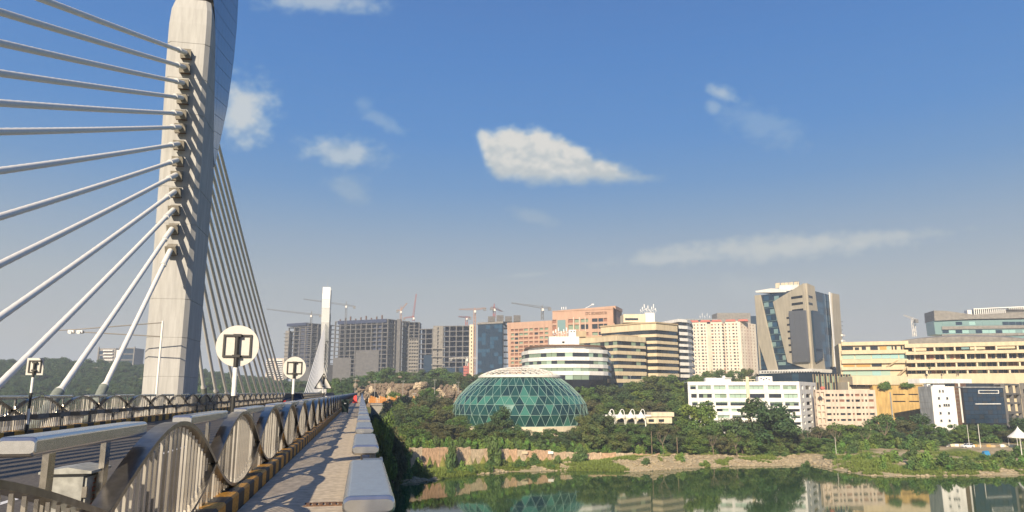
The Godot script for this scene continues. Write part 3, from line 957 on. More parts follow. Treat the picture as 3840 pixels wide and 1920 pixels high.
func ground_y(u: float, d: float) -> float:
	var s := u / maxf(d, 1.0)
	var shore := table(SHORE, s)
	var b := d - shore
	var rough := noise.get_noise_2d(u * 1.5, d * 1.5) * 1.0 + noise2.get_noise_2d(u, d) * 0.35
	if b < 0.0:
		return LAKE + maxf(b * 0.12, -4.0) - 0.1
	# middle: bank, retaining wall, wooded slope
	var wd := wall_depth(s)
	var back := table([[-0.2, -14.6], [-0.1, -14.9], [0.03, -17.0], [0.12, -18.4], [0.2, -19.0]], s)
	var mid := 0.0
	if d < wd + 0.35:
		mid = LAKE + table([[0.0, 0.0], [4.0, 0.7], [10.0, 1.2], [30.0, 1.5]], b) + rough * smoothstep(0.0, 6.0, b) * 0.5
		if s > 0.10:
			mid += smoothstep(0.1, 0.18, s) * smoothstep(2.0, 12.0, b) * (1.1 + rough * 0.9) * smoothstep(0.45, 0.36, s)
	else:
		mid = table([[wd, back], [270.0, lerpf(back, -13.2, 0.5)], [300.0, -13.0], [345.0, -9.0], [390.0, -3.0], [450.0, 1.0], [600.0, 5.0], [800.0, 9.0], [1400.0, 10.0], [4000.0, 6.0]], d) + rough * 0.35
	var right := LAKE + table([[0.0, 0.0], [4.0, 0.7], [16.0, 1.5], [36.0, 2.3], [52.0, lerpf(2.4, 3.7, smoothstep(0.42, 0.5, s))]], b) + rough * smoothstep(0.0, 8.0, b) * 0.55
	if d > 285.0:
		right = maxf(right, table([[285.0, -18.5], [310.0, -17.0], [340.0, -13.0], [400.0, -4.0], [500.0, 3.0], [700.0, 7.0], [4000.0, 6.0]], d))
	var y := lerpf(mid, right, smoothstep(0.19, 0.26, s))
	if s < -0.17:     # wooded hill across the lake
		var hill := table([[430.0, -20.0], [520.0, -12.0], [640.0, 6.0], [760.0, 24.0], [1000.0, 16.0], [2000.0, 6.0], [4000.0, 4.0]], d) * table([[-1.2, 1.1], [-0.62, 1.2], [-0.5, 1.0], [-0.42, 0.72], [-0.36, 0.42], [-0.3, 0.2], [-0.17, 0.12]], s) + rough * 3.0
		y = lerpf(y, maxf(hill, LAKE + minf(b * 0.1, 4.0)), smoothstep(-0.17, -0.24, s))
	return y

func bare_soil(u: float, d: float) -> float:
	var s := u / d
	var b := d - table(SHORE, s)
	var n := noise.get_noise_2d(u * 2.2 + 50.0, d * 2.2)
	var n2 := noise2.get_noise_2d(u * 1.3, d * 1.3)
	var bare := -0.34
	if s > 0.10 and s < 0.43:
		bare = lerpf(-0.3, 0.40, smoothstep(28.0, 16.0, b) * smoothstep(0.12, 0.19, s)) 
	elif s >= 0.43:
		bare = 0.34 * smoothstep(24.0, 34.0, b) * smoothstep(72.0, 56.0, b) - 0.16
	if b < 1.0:
		bare += 0.3
	return smoothstep(-0.06, 0.10, n * 0.9 + n2 * 0.25 + bare)

func soil(u: float, d: float, _y: float) -> Color:
	var n2 := noise2.get_noise_2d(u * 1.3, d * 1.3)
	var grass := Color(0.17, 0.225, 0.034).lerp(Color(0.34, 0.33, 0.085), clampf(0.5 + n2 * 1.4, 0, 1))
	var dirt := Color(0.55, 0.43, 0.24).lerp(Color(0.67, 0.56, 0.34), clampf(0.5 + n2 * 1.6, 0, 1))
	return grass.lerp(dirt, bare_soil(u, d))

func make_land() -> void:
	var rows := []
	var d := 60.0
	while d < 182.0:
		rows.append(d); d += 15.0
	while d < 300.0:
		rows.append(d); d += 1.3
	while d < 520.0:
		rows.append(d); d += 6.0
	while d < 6000.0:
		rows.append(d); d *= 1.07
	var cols := []
	var s := -1.2
	while s <= 1.2:
		cols.append(s)
		s += 0.006 if s > -0.22 and s < 0.78 else 0.02
	var v := PackedVector3Array(); var c := PackedColorArray(); var ids := PackedInt32Array()
	for dd in rows:
		for ss in cols:
			var y := ground_y(ss * dd, dd)
			v.append(place(ss * dd, y, dd))
			c.append(soil(ss * dd, dd, y))
	var w := cols.size()
	for j in rows.size() - 1:
		for i in w - 1:
			var a := j * w + i
			ids.append_array(PackedInt32Array([a, a + w, a + 1, a + 1, a + w, a + w + 1]))
	var nrm := PackedVector3Array()
	nrm.resize(v.size())
	for k in range(0, ids.size(), 3):
		var m := (v[ids[k + 2]] - v[ids[k]]).cross(v[ids[k + 1]] - v[ids[k]])
		if m.y < 0:
			m = -m
		for q in 3:
			nrm[ids[k + q]] += m
	for k in nrm.size():
		nrm[k] = nrm[k].normalized()
	var arr := []
	arr.resize(Mesh.ARRAY_MAX)
	arr[Mesh.ARRAY_VERTEX] = v; arr[Mesh.ARRAY_NORMAL] = nrm; arr[Mesh.ARRAY_COLOR] = c; arr[Mesh.ARRAY_INDEX] = ids
	var m := ArrayMesh.new()
	m.add_surface_from_arrays(Mesh.PRIMITIVE_TRIANGLES, arr)
	structure("ground", m, M.ground)
	var pm := PlaneMesh.new()
	pm.size = Vector2(16000, 16000)
	structure("lake", pm, M.lake, Transform3D(Basis.IDENTITY, Vector3(0, LAKE, 0)))
	make_retaining_wall()

func make_retaining_wall() -> void:
	var o := thing("retaining_wall", "long stained stone retaining wall above the lake bank", "wall", Transform3D(Basis.IDENTITY, at(1540, 1765, wall_depth(-0.13))))
	var back := o.transform.affine_inverse()
	var s := -0.178
	var i := 0
	var mats := [M.retaining, M.retaining_c, M.retaining, M.retaining_b, M.retaining_c, M.retaining_b]
	while s < 0.232:
		var s2 := s + rng.randf_range(0.011, 0.024)
		var d1 := wall_depth(s); var d2 := wall_depth(s2)
		var a := place(s * d1, 0, d1); var b := place(s2 * d2, 0, d2)
		var x := (b - a).normalized()
		var t := Transform3D(Basis(x, Vector3.UP, x.cross(Vector3.UP)), a)
		var top := table([[-0.2, -14.1], [-0.1, -14.4], [0.03, -16.6], [0.12, -18.0], [0.2, -18.9], [0.24, -19.2]], s) + noise2.get_noise_1d(i * 30.0) * 0.7
		var u := Solid.new()
		var l := a.distance_to(b)
		u.prism(PackedVector2Array([Vector2(0.02, -21.6), Vector2(l - 0.02, -21.6), Vector2(l - 0.02, top + rng.randf() * 0.25), Vector2(l * 0.6, top - rng.randf() * 0.3), Vector2(l * 0.3, top + rng.randf() * 0.2), Vector2(0.02, top)]), -0.6, 0.02 + rng.randf() * 0.05, t)
		add(o, "wall_bay", u.mesh(), mats[(i * 5 + i / 4) % 6], back)
		if i % 2 == 0 and s < 0.12:
			u = Solid.new()
			u.prism(PackedVector2Array([Vector2(-0.12, -21.4), Vector2(0.12, -21.4), Vector2(0.1, top + 0.05), Vector2(-0.1, top + 0.05)]), 0.02, 0.16, t)
			add(o, "buttress", u.mesh(), M.retaining, back)
		s = s2
		i += 1

# ---------- planting
var crowns := []
var bushes := []
var trunks := []
var pale_trunks := []

func leafy(seed_: int, blobs: Array, leaf: float, count: int, hue: Color) -> ArrayMesh:
	var r := RandomNumberGenerator.new()
	r.seed = seed_
	var s := Solid.new()
	s.tinted = true
	for b in blobs:
		var p: Vector3 = b[0]; var rad: Vector3 = b[1]
		var k := r.randf_range(0.8, 1.2)
		var warm := r.randf_range(-0.15, 0.22)
		for i in count:
			var dir := Vector3(r.randfn(), r.randfn(), r.randfn()).normalized()
			var q := p + dir * rad * pow(r.randf(), 0.34)
			var nrm := (dir + Vector3(r.randfn(), r.randfn() + 0.35, r.randfn()) * 0.55).normalized()
			var x := nrm.cross(Vector3(r.randfn(), r.randfn(), r.randfn())).normalized()
			var y := nrm.cross(x)
			var z := leaf * r.randf_range(0.6, 1.4)
			var v := k * r.randf_range(0.8, 1.25)
			s.tint = Color(hue.r * v * (1.0 + warm), hue.g * v, hue.b * v * (1.0 - warm * 0.5))
			var a := q - x * z; var c := q + x * z
			var m := q + nrm * z * 0.18
			s.tri(a, m - y * z * 0.55, c); s.tri(c, m + y * z * 0.55, a)
	return s.mesh()

func make_plants() -> void:
	var hues := [Color(0.059, 0.109, 0.023), Color(0.080, 0.125, 0.025), Color(0.042, 0.083, 0.025), Color(0.086, 0.117, 0.029), Color(0.066, 0.125, 0.023), Color(0.086, 0.095, 0.034), Color(0.104, 0.162, 0.026), Color(0.052, 0.083, 0.026)]
	for k in 8:
		var blobs := []
		var s := Solid.new(); var tr := Solid.new()
		var lean := Vector3(rng.randf_range(-0.8, 0.8), 0, rng.randf_range(-0.8, 0.8))
		var fork := Vector3(lean.x * 0.3, 1.6 + rng.randf() * 1.0, lean.z * 0.3)
		tr.tube([Vector3(0, -1.2, 0), Vector3(lean.x * 0.1, 1.2, lean.z * 0.1), fork], [0.32, 0.24, 0.19], 8)
		var n := 40 + rng.randi() % 8
		for i in n:
			var t := sqrt(rng.randf())
			var a := rng.randf() * TAU
			var h := rng.randf_range(1.7, 9.2)
			var env := 4.3 * sqrt(maxf(0.05, 1.0 - pow((h - 4.9) / 4.9, 2.0)))
			var p := Vector3(cos(a) * t * env, h, sin(a) * t * env) + lean * (h / 10.0)
			var rad := rng.randf_range(0.75, 1.5)
			blobs.append([p, Vector3(rad * 1.05, rad * 1.05, rad * 1.05)])
			if i % 3 == 0:
				var midp := fork.lerp(p, 0.5) + Vector3(0, -0.4, 0)
				tr.tube([fork, midp, p], [0.13, 0.08, 0.03], 5, false)
		crowns.append(leafy(100 + k, blobs, 0.26, 165, hues[k]))
		trunks.append(tr.mesh())
	for k in 5:
		var blobs := []
		for i in 9:
			var a := rng.randf() * TAU
			var t := rng.randf() * 0.75
			blobs.append([Vector3(cos(a) * t, rng.randf_range(0.2, 0.85) * (1.1 - t * 0.5), sin(a) * t), Vector3.ONE * rng.randf_range(0.28, 0.45)])
		bushes.append(leafy(200 + k, blobs, 0.10, 130, [Color(0.079, 0.160, 0.024), Color(0.064, 0.121, 0.022), Color(0.111, 0.186, 0.029), Color(0.092, 0.135, 0.029), Color(0.053, 0.103, 0.024)][k]))

# a tree whose top is seen at pixel (px, py_top) and whose foot stands on the land at depth d
func tree(px: float, py_top: float, d: float, wpx: float, label: String, group: String, kind := -1, pale := false) -> void:
	var u: float = ray(px, py_top).x * d
	var y0 := ground_y(u, d)
	var h := maxf(y_at(py_top, d) - y0, 2.0)
	var w := wpx / F * d
	var k := kind if kind >= 0 else rng.randi() % 8
	var tone: String = ["mid green", "olive green", "dark green", "yellowish green", "fresh green", "brownish green", "bright green", "dull green"][k]
	var o := thing("tree", label if group == "" else tone + " " + label, "tree", Transform3D(Basis(Vector3.UP, rng.randf() * TAU).scaled(Vector3(w / 9.2, h / 9.9, w / 9.2)), place(u, y0, d)), group)
	add(o, "trunk", trunks[k], M.bark_pale if pale else M.bark)
	add(o, "crown", crowns[k], M.leaf)

func bare_tree(px: float, py_top: float, d: float, wpx: float) -> void:
	var u: float = ray(px, py_top).x * d
	var y0 := ground_y(u, d)
	var h := y_at(py_top, d) - y0
	var w := wpx / F * d * 0.5
	var o := thing("bare_tree", "thin bare tree with pale branches standing before the green wood", "tree", Transform3D(Basis.IDENTITY, place(u, y0, d)), "bare pale trees on the bank")
	var s := Solid.new()
	var fork := Vector3(rng.randf_range(-0.5, 0.5), h * 0.42, 0)
	s.tube([Vector3(0, -0.4, 0), fork * 0.55 + Vector3(0.12, 0, 0), fork], [0.2, 0.16, 0.13], 7)
	add(o, "trunk", s.mesh(), M.bark_pale)
	for k in 5:
		s = Solid.new()
		var a := TAU * k / 5.0 + rng.randf()
		var tip := Vector3(cos(a) * w, h * rng.randf_range(0.75, 1.0), sin(a) * w * 0.6)
		var mid := fork.lerp(tip, 0.5) + Vector3(rng.randfn() * 0.2, -0.3, rng.randfn() * 0.2)
		s.tube([fork, mid, tip], [0.11, 0.07, 0.025], 5, false)
		for q in 4:
			var b := mid.lerp(tip, rng.randf())
			s.tube([b, b + Vector3(rng.randfn() * 0.5, rng.randf_range(0.3, 1.1), rng.randfn() * 0.4)], [0.04, 0.012], 4, false)
		add(o, "branch", s.mesh(), M.bark_pale)

func bush(px: float, py: float, d: float, wpx: float, hpx: float, label: String, group: String, k := -1) -> void:
	var u: float = ray(px, py).x * d
	var y0 := ground_y(u, d)
	var w := wpx / F * d; var h := hpx / F * d
	var kk := k if k >= 0 else rng.randi() % 5
	var tone: String = ["green", "dull green", "light green", "olive", "dark green"][kk]
	var o := add(self, "bush", bushes[kk], M.leaf, Transform3D(Basis(Vector3.UP, rng.randf() * TAU).scaled(Vector3(w / 2.0, h / 1.15, w / 2.0)), place(u, y0 - h * 0.08, d)))
	tag(o, tone + " " + label, "bush", group)

func make_nature() -> void:
	var L := "tree in the belt above the retaining wall"
	var G := "trees above the retaining wall"
	# near the bridge, in its shade
	for e in [[1432, 1560, 165, 120], [1470, 1600, 178, 110], [1420, 1640, 150, 120], [1475, 1680, 190, 90], [1500, 1625, 200, 90], [1440, 1720, 172, 80]]:
		tree(e[0], e[1], e[2], e[3], "tree growing close beside the bridge handrail", "trees beside the bridge")
	# slope left of the glass dome
	for e in [[1470, 1500, 300, 110], [1530, 1490, 315, 130], [1600, 1478, 330, 130], [1660, 1490, 330, 110], [1690, 1520, 300, 100], [1445, 1545, 262, 120], [1510, 1530, 275, 130], [1580, 1525, 282, 130], [1650, 1530, 285, 120], [1720, 1560, 265, 110], [1690, 1440, 380, 110], [1620, 1455, 370, 90], [1480, 1470, 345, 90], [1565, 1500, 300, 110]]:
		tree(e[0], e[1], e[2], e[3], "rounded tree on the slope beside the glass dome", "trees on the slope by the dome")
	# belt in front of the dome
	for e in [[1455, 1590, 235, 120], [1530, 1585, 238, 130], [1610, 1580, 240, 140], [1690, 1588, 242, 130], [1770, 1592, 245, 120], [1835, 1580, 248, 120], [1985, 1612, 250, 110], [2060, 1610, 252, 110], [2140, 1612, 252, 110], [2190, 1560, 262, 100], [2245, 1545, 262, 130], [2300, 1590, 262, 110], [2370, 1590, 258, 120], [2440, 1590, 262, 110], [2500, 1585, 262, 110], [1570, 1610, 228, 100], [1650, 1615, 230, 100], [1760, 1622, 232, 110], [1860, 1620, 236, 100], [2215, 1590, 246, 120], [2330, 1625, 246, 110], [2420, 1628, 248, 110], [1500, 1620, 226, 90], [2100, 1640, 243, 110], [2015, 1645, 240, 100], [1930, 1615, 244, 110]]:
		tree(e[0], e[1], e[2], e[3], L, G)
	tree(1898, 1530, 250, 135, "tall dense tree rising in front of the glass dome", "", 2)
	# wooded slope right of the dome
	for e in [[2230, 1425, 375, 120], [2300, 1440, 365, 120], [2180, 1452, 362, 120], [2370, 1432, 385, 120], [2440, 1412, 395, 120], [2500, 1408, 400, 110], [2560, 1430, 395, 110], [2600, 1412, 410, 80], [2250, 1480, 340, 130], [2330, 1475, 345, 120], [2410, 1465, 350, 130], [2480, 1462, 350, 120], [2545, 1475, 340, 110], [2215, 1500, 322, 110], [2290, 1510, 318, 110], [2370, 1500, 322, 110], [2450, 1500, 318, 120], [2530, 1510, 318, 120], [2160, 1420, 395, 90]]:
		tree(e[0], e[1], e[2], e[3], "tree in the thick wood between the glass dome and the white office", "wood beside the white office")
	# in front of the white office
	tree(2610, 1512, 268, 170, "broad bright green tree at the left corner of the white office", "", 6)
	tree(2840, 1500, 262, 250, "biggest dark tree covering the middle of the white office", "", 2)
	for e in [[2700, 1580, 262, 150], [2560, 1580, 262, 120], [2640, 1600, 258, 130], [2760, 1560, 262, 140], [2900, 1570, 265, 140], [2950, 1610, 268, 120], [2780, 1612, 255, 120], [2860, 1620, 255, 120], [2700, 1630, 255, 110], [2600, 1640, 254, 100], [2520, 1625, 254, 100], [2930, 1640, 256, 100]]:
		tree(e[0], e[1], e[2], e[3], "tree in the row below the white office", "trees below the white office", -1, rng.randf() < 0.4)
	for e in [[3020, 1615, 274, 110], [3090, 1600, 276, 130], [3160, 1590, 278, 130], [3230, 1600, 278, 120], [3300, 1556, 280, 130], [3370, 1570, 280, 130], [3430, 1556, 282, 150], [3490, 1590, 280, 110], [3060, 1640, 262, 110], [3140, 1635, 262, 110], [3220, 1630, 264, 120], [3300, 1620, 266, 120], [3380, 1622, 266, 120], [3460, 1630, 266, 110], [3525, 1640, 268, 80]]:
		tree(e[0], e[1], e[2], e[3], "tree with pale stem below the yellow wall", "trees below the yellow wall", -1, true)
	for e in [[3575, 1592, 292, 100], [3640, 1588, 296, 110], [3700, 1590, 296, 110], [3765, 1596, 296, 100], [3825, 1570, 292, 110], [3540, 1610, 290, 90], [3870, 1560, 290, 120], [3610, 1610, 284, 90], [3790, 1615, 286, 90]]:
		tree(e[0], e[1], e[2], e[3], "scrubby tree behind the parked white car below the glass offices", "trees behind the parked car")
	# far rows
	for e in [[1345, 1410, 470, 90], [1400, 1395, 480, 100], [1455, 1382, 480, 110], [1520, 1396, 470, 100], [1585, 1384, 490, 110], [1640, 1382, 490, 110], [1700, 1398, 470, 110], [1755, 1400, 460, 90], [1480, 1412, 430, 100], [1380, 1425, 440, 90], [1560, 1418, 435, 100], [1640, 1415, 440, 110], [1730, 1425, 420, 100], [1810, 1395, 470, 90], [1310, 1420, 470, 80], [1870, 1390, 480, 90]]:
		tree(e[0], e[1], e[2], e[3], "distant tree in front of the unfinished concrete towers", "distant trees below the unfinished towers", [0, 2, 7][rng.randi() % 3])
	for e in [[2650, 1392, 480, 70], [2700, 1388, 490, 80], [2755, 1390, 490, 80], [2800, 1385, 480, 80], [2840, 1400, 470, 60], [2620, 1405, 470, 60]]:
		tree(e[0], e[1], e[2], e[3], "tree at the foot of the pale apartment block", "trees below the apartment block")
	for e in [[1258, 1420, 430, 60], [1290, 1432, 420, 60], [1320, 1440, 400, 60], [1060, 1432, 520, 70], [1120, 1430, 520, 80], [1000, 1436, 540, 70], [950, 1440, 560, 60], [900, 1442, 560, 60], [840, 1440, 560, 70], [780, 1436, 560, 80], [730, 1432, 560, 80]]:
		tree(e[0], e[1], e[2], e[3], "hazy tree on the far shore seen past the bridge stays", "far trees behind the bridge", [0, 2, 7][rng.randi() % 3])
	# hanging shrubs on the retaining wall, and shrubs on the bank
	for e in [[1690, 1690, 216, 55, 110], [1856, 1680, 224, 75, 120], [2175, 1700, 238, 70, 60], [2000, 1725, 232, 40, 40]]:
		bush(e[0], e[1], e[2] - 1.5, e[3], e[4], "shrub growing against the stained retaining wall", "shrubs on the retaining wall", 4)
	for e in [[1560, 1790, 202, 60, 65], [1520, 1800, 196, 70, 70], [1740, 1770, 212, 50, 45], [1770, 1780, 212, 40, 30], [1830, 1770, 216, 45, 45], [2090, 1745, 228, 40, 36], [2060, 1765, 224, 45, 25], [1690, 1790, 208, 40, 25], [1480, 1790, 193, 80, 90], [1950, 1760, 224, 70, 30], [2160, 1740, 231, 50, 25], [1880, 1745, 224, 60, 34], [2000, 1745, 228, 60, 30]]:
		bush(e[0], e[1], e[2], e[3], e[4], "low shrub on the grassy bank below the retaining wall", "shrubs on the grassy bank")
	for e in [[3310, 1745, 216, 60, 55], [3340, 1705, 232, 90, 45], [3180, 1705, 236, 40, 30], [3430, 1720, 222, 80, 70], [3480, 1725, 220, 90, 70], [3540, 1730, 220, 90, 60], [3600, 1745, 216, 80, 45], [3490, 1750, 214, 70, 35], [3570, 1755, 213, 90, 30], [3650, 1750, 215, 80, 32], [3720, 1745, 217, 90, 36], [3790, 1730, 220, 70, 45], [3835, 1735, 220, 70, 50], [3690, 1700, 232, 70, 26], [3620, 1705, 230, 40, 24], [3760, 1690, 238, 80, 34], [3820, 1680, 240, 80, 45], [3420, 1745, 214, 70, 40], [3250, 1710, 236, 70, 26], [3110, 1700, 244, 60, 24], [3025, 1735, 236, 40, 24], [3400, 1700, 236, 50, 30], [3720, 1645, 286, 110, 30], [3600, 1645, 286, 110, 26], [3820, 1640, 286, 60, 50], [2640, 1735, 233, 50, 24], [2550, 1720, 236, 46, 34], [2420, 1735, 226, 44, 26]]:
		bush(e[0], e[1], e[2], e[3], e[4], "spreading shrub on the open bank by the water", "shrubs on the open bank")
	# dense hedge along the wall top
	for q in 46:
		var s := -0.165 + q * 0.0088
		var d := wall_depth(s) + 2.6 + rng.randf() * 2.0
		var o := add(self, "bush", bushes[[0, 0, 2, 4][q % 4]], M.leaf, Transform3D(Basis(Vector3.UP, rng.randf() * TAU).scaled(Vector3(2.2, 2.7 + rng.randf(), 2.0)), place(s * d, ground_y(s * d, d) - 0.3, d)))
		tag(o, ["green", "green", "light green", "dark green"][q % 4] + " bush in the hedge along the top of the retaining wall", "bush", "hedge on the retaining wall")
	for q in 44:
		var px := 2560.0 + q * 22.0
		bush(px, 1660, 257.0 + rng.randf() * 8.0 - 4.0 * sin(q * 0.5), 60, 30 + rng.randf() * 26, "bush in the thicket under the row of trees", "thicket under the trees")
	for e in [[2484, 1612, 250, 46], [2672, 1636, 252, 40], [3312, 1566, 262, 60], [3128, 1600, 260, 52], [3246, 1618, 258, 46], [3060, 1612, 262, 50], [2760, 1630, 252, 40], [3022, 1606, 264, 44]]:
		bare_tree(e[0], e[1], e[2], e[3])
	# hill wood across the lake
	var mm := MultiMesh.new()
	mm.transform_format = MultiMesh.TRANSFORM_3D
	mm.mesh = crowns[2]
	var spots := []
	for q in 1900:
		var d := rng.randf_range(455.0, 980.0)
		var s := rng.randf_range(-0.80, -0.19)
		if s > -0.23 and d < 600.0:
			continue
		spots.append([s, d])
	mm.instance_count = spots.size()
	for q in spots.size():
		var s: float = spots[q][0]; var d: float = spots[q][1]
		var k := rng.randf_range(0.75, 1.35)
		mm.set_instance_transform(q, Transform3D(Basis(Vector3.UP, rng.randf() * TAU).scaled(Vector3(k * 1.25, k * 0.85, k * 1.25)), place(s * d, ground_y(s * d, d) - 2.0 * k, d)))
	var mi := MultiMeshInstance3D.new()
	mi.multimesh = mm
	mi.material_override = M.leaf
	mi.name = "hill_wood"
	mi.set_meta("kind", "stuff")
	add_child(mi)
	tag(mi, "dark green wood covering the hill across the lake", "wood")
	# grass tufts and rubble
	var tuft := Solid.new()
	tuft.tinted = true
	for q in 14:
		var a := rng.randf() * TAU
		var b := Vector3(cos(a), 0, sin(a)) * rng.randf() * 0.35
		var tip := b + Vector3(cos(a) * 0.3, rng.randf_range(0.35, 0.8), sin(a) * 0.3)
		var sd := Vector3(-sin(a), 0, cos(a)) * 0.09
		var g := rng.randf_range(0.7, 1.3)
		tuft.tint = Color(0.13 * g, 0.175 * g, 0.03 * g)
		tuft.tri(b - sd, b + sd, tip)
	scatter("grass", "green grass tufts growing over the lake bank", "grass", tuft.mesh(), M.leaf, 14000, true)
	var st := Solid.new()
	for k in 8:
		for j in 3:
			var a := TAU * k / 8.0; var b := TAU * (k + 1) / 8.0
			var r := [0.0, 0.46, 0.5, 0.26]; var yy := [-0.2, 0.0, 0.18, 0.36]
			var r1: float = r[j]; var r2: float = r[j + 1]
			var j1 := 1.0 + 0.25 * sin(k * 2.3 + j); var j2 := 1.0 + 0.25 * sin((k + 1) % 8 * 2.3 + j)
			var j3 := 1.0 + 0.25 * sin(k * 2.3 + j + 1); var j4 := 1.0 + 0.25 * sin((k + 1) % 8 * 2.3 + j + 1)
			st.quad(Vector3(cos(b) * r1 * j2, yy[j], sin(b) * r1 * j2), Vector3(cos(a) * r1 * j1, yy[j], sin(a) * r1 * j1), Vector3(cos(a) * r2 * j3, yy[j + 1], sin(a) * r2 * j3), Vector3(cos(b) * r2 * j4, yy[j + 1], sin(b) * r2 * j4))
	for k in 8:
		st.tri(Vector3(0, 0.4, 0), Vector3(cos(TAU * (k + 1) / 8.0) * 0.26, 0.36, sin(TAU * (k + 1) / 8.0) * 0.26), Vector3(cos(TAU * k / 8.0) * 0.26, 0.36, sin(TAU * k / 8.0) * 0.26))
	scatter("rubble", "broken tan stones and rubble along the waterline", "rubble", st.mesh(), M.rubble, 2200, false)
	make_rocks(st)

func scatter(called: String, label: String, category: String, mesh: Mesh, m: Material, count: int, grassy: bool) -> void:
	var mm := MultiMesh.new()
	mm.transform_format = MultiMesh.TRANSFORM_3D
	mm.mesh = mesh
	var xs := []
	var tries := 0
	while xs.size() < count and tries < count * 12:
		tries += 1
		var s := rng.randf_range(-0.19, 0.74)
		var b := rng.randf() * (44.0 if s > 0.4 else 22.0)
		var d := table(SHORE, s) + b
		if s < 0.24 and d > wall_depth(s) - 0.4:
			continue
		var u := s * d
		var is_dirt := bare_soil(u, d) > 0.5
		if is_dirt == grassy:
			continue
		if not grassy and rng.randf() > 0.9 - b * 0.03:
			continue
		var k := rng.randf_range(0.5, 1.5) if grassy else pow(rng.randf(), 3.0) * 1.2 + 0.22
		xs.append(Transform3D(Basis(Vector3.UP, rng.randf() * TAU).scaled(Vector3(k, k * rng.randf_range(0.7, 1.1), k)), place(u, ground_y(u, d) - 0.03, d)))
	mm.instance_count = xs.size()
	for i in xs.size():
		mm.set_instance_transform(i, xs[i])
	var mi := MultiMeshInstance3D.new()
	mi.multimesh = mm
	mi.material_override = m
	mi.name = called
	mi.set_meta("kind", "stuff")
	add_child(mi)
	tag(mi, label, category)

func lumpy(seed_: int, size: Vector3, wob: float) -> ArrayMesh:
	var f := FastNoiseLite.new()
	f.seed = seed_; f.frequency = 0.6
	var s := Solid.new()
	var g := []
	for j in 11:
		var row := []
		for i in 16:
			var a := TAU * i / 16.0; var e := PI * (j / 10.0 - 0.5)
			var p := Vector3(cos(a) * cos(e), sin(e), sin(a) * cos(e))
			row.append(p * size * (1.0 + wob * f.get_noise_3dv(p * 2.2)))
		g.append(row)
	for j in 10:
		for i in 16:
			var k := (i + 1) % 16
			s.quad(g[j][k], g[j][i], g[j + 1][i], g[j + 1][k])
	return s.mesh()

func make_rocks(_st: Solid) -> void:
	# quarried rock face of wedged blocks
	var chips := []
	for q in 6:
		chips.append(lumpy(80 + q, Vector3.ONE, 0.8))
	for face in [[1385, 1600, 372.0, 1432, 1506, "long ribbed grey and tan rock face behind the orange barricades"], [1650, 1722, 372.0, 1448, 1486, "short ribbed rock face beside the glass dome"], [1338, 1388, 360.0, 1448, 1500, "tan rock bluff at the far end of the bridge"]]:
		var o := thing("rock_face", face[5], "rock", Transform3D(Basis.IDENTITY, at((face[0] + face[1]) * 0.5, face[4], face[2])))
		var back := o.transform.affine_inverse()
		var t := wall_frame(face[0], face[2], face[1], face[2], 1470, 0)
		var l := wall_length(face[0], face[2], face[1], face[2], 1470)
		var top := y_at(face[3], face[2]); var low := y_at(face[4], face[2])
		var n := int(l * 1.5)
		for i in n:      # tumbled, upright and wedged blocks in three loose tiers
			var tier := i % 3
			var x := l * (i + rng.randf_range(-1.5, 1.5)) / n
			var y := lerpf(low, top, [0.12, 0.45, 0.8][tier]) + rng.randf_range(-0.8, 0.6)
			var size := Vector3(rng.randf_range(0.7, 1.9), rng.randf_range(1.3, 2.6) * (0.7 if tier == 2 else 1.0), rng.randf_range(1.0, 2.0))
			var turn := Basis.from_euler(Vector3(rng.randf_range(-0.2, 0.2), rng.randf() * TAU, rng.randf_range(-0.25, 0.25)))
			add(o, "rock_block", chips[rng.randi() % 6], [M.stone, M.stone, M.retaining_c, M.boulder][rng.randi() % 4], back * t * Transform3D(turn.scaled_local(size), Vector3(x, y, 1.2 - tier * 0.9 + rng.randf_range(-0.5, 0.5))))
		var wall := Solid.new()
		wall.box(Vector3(0, low - 4, -7), Vector3(l, top - 0.8, -0.6))
		add(o, "rock_mass", wall.mesh(), M.stone, back * t)
	var k := 0
	for e in [[1590, 1446, 376, 36, 30, "largest rounded tan boulder on top of the ribbed rock face"], [1541, 1450, 374, 26, 20, "reddish round boulder beside the largest one on the rock face"], [1464, 1446, 376, 15, 22, "upright pinkish boulder at the crest of the rock face"], [1334, 1446, 352, 18, 20, "round ochre boulder balanced on the bluff at the bridge end"], [1338, 1428, 354, 24, 7, "flat brown slab lying on the balanced ochre boulder"], [1386, 1434, 400, 14, 8, "small pink boulder in the bushes behind the rock face"], [1696, 1452, 374, 18, 10, "pale boulder on top of the short rock face by the dome"], [1625, 1458, 374, 16, 10, "small grey boulder right of the largest one"], [1500, 1414, 430, 18, 9, "grey boulder among the dark distant trees"], [125, 1390, 640, 46, 14, "bare tan rock showing through the hill wood"]]:
		var d: float = e[2]
		var o := add(self, "boulder", lumpy(50 + k, Vector3(e[3], e[4], e[3]) * 0.5 / F * d, 0.35), M.boulder, Transform3D(Basis.IDENTITY, at(e[0], e[1], d)))
		tag(o, e[5], "boulder")
		k += 1

# ---------- buildings
func building(called: String, label: String, px: float, d: float, y0: float, group := "") -> Node3D:
	var p := at(px, 1470, d)
	p.y = y0
	return thing(called, label, "building", Transform3D(Basis.IDENTITY, p), group)

func foot(list: Array) -> PackedVector2Array:      # [pixel column, depth] corners on the ground
	var q := PackedVector2Array()
	for e in list:
		var p := at(e[0], 1470, e[1])
		q.append(Vector2(p.x, -p.z))
	return q

const FLAT := Basis(Vector3(1, 0, 0), Vector3(0, 0, -1), Vector3(0, 1, 0))

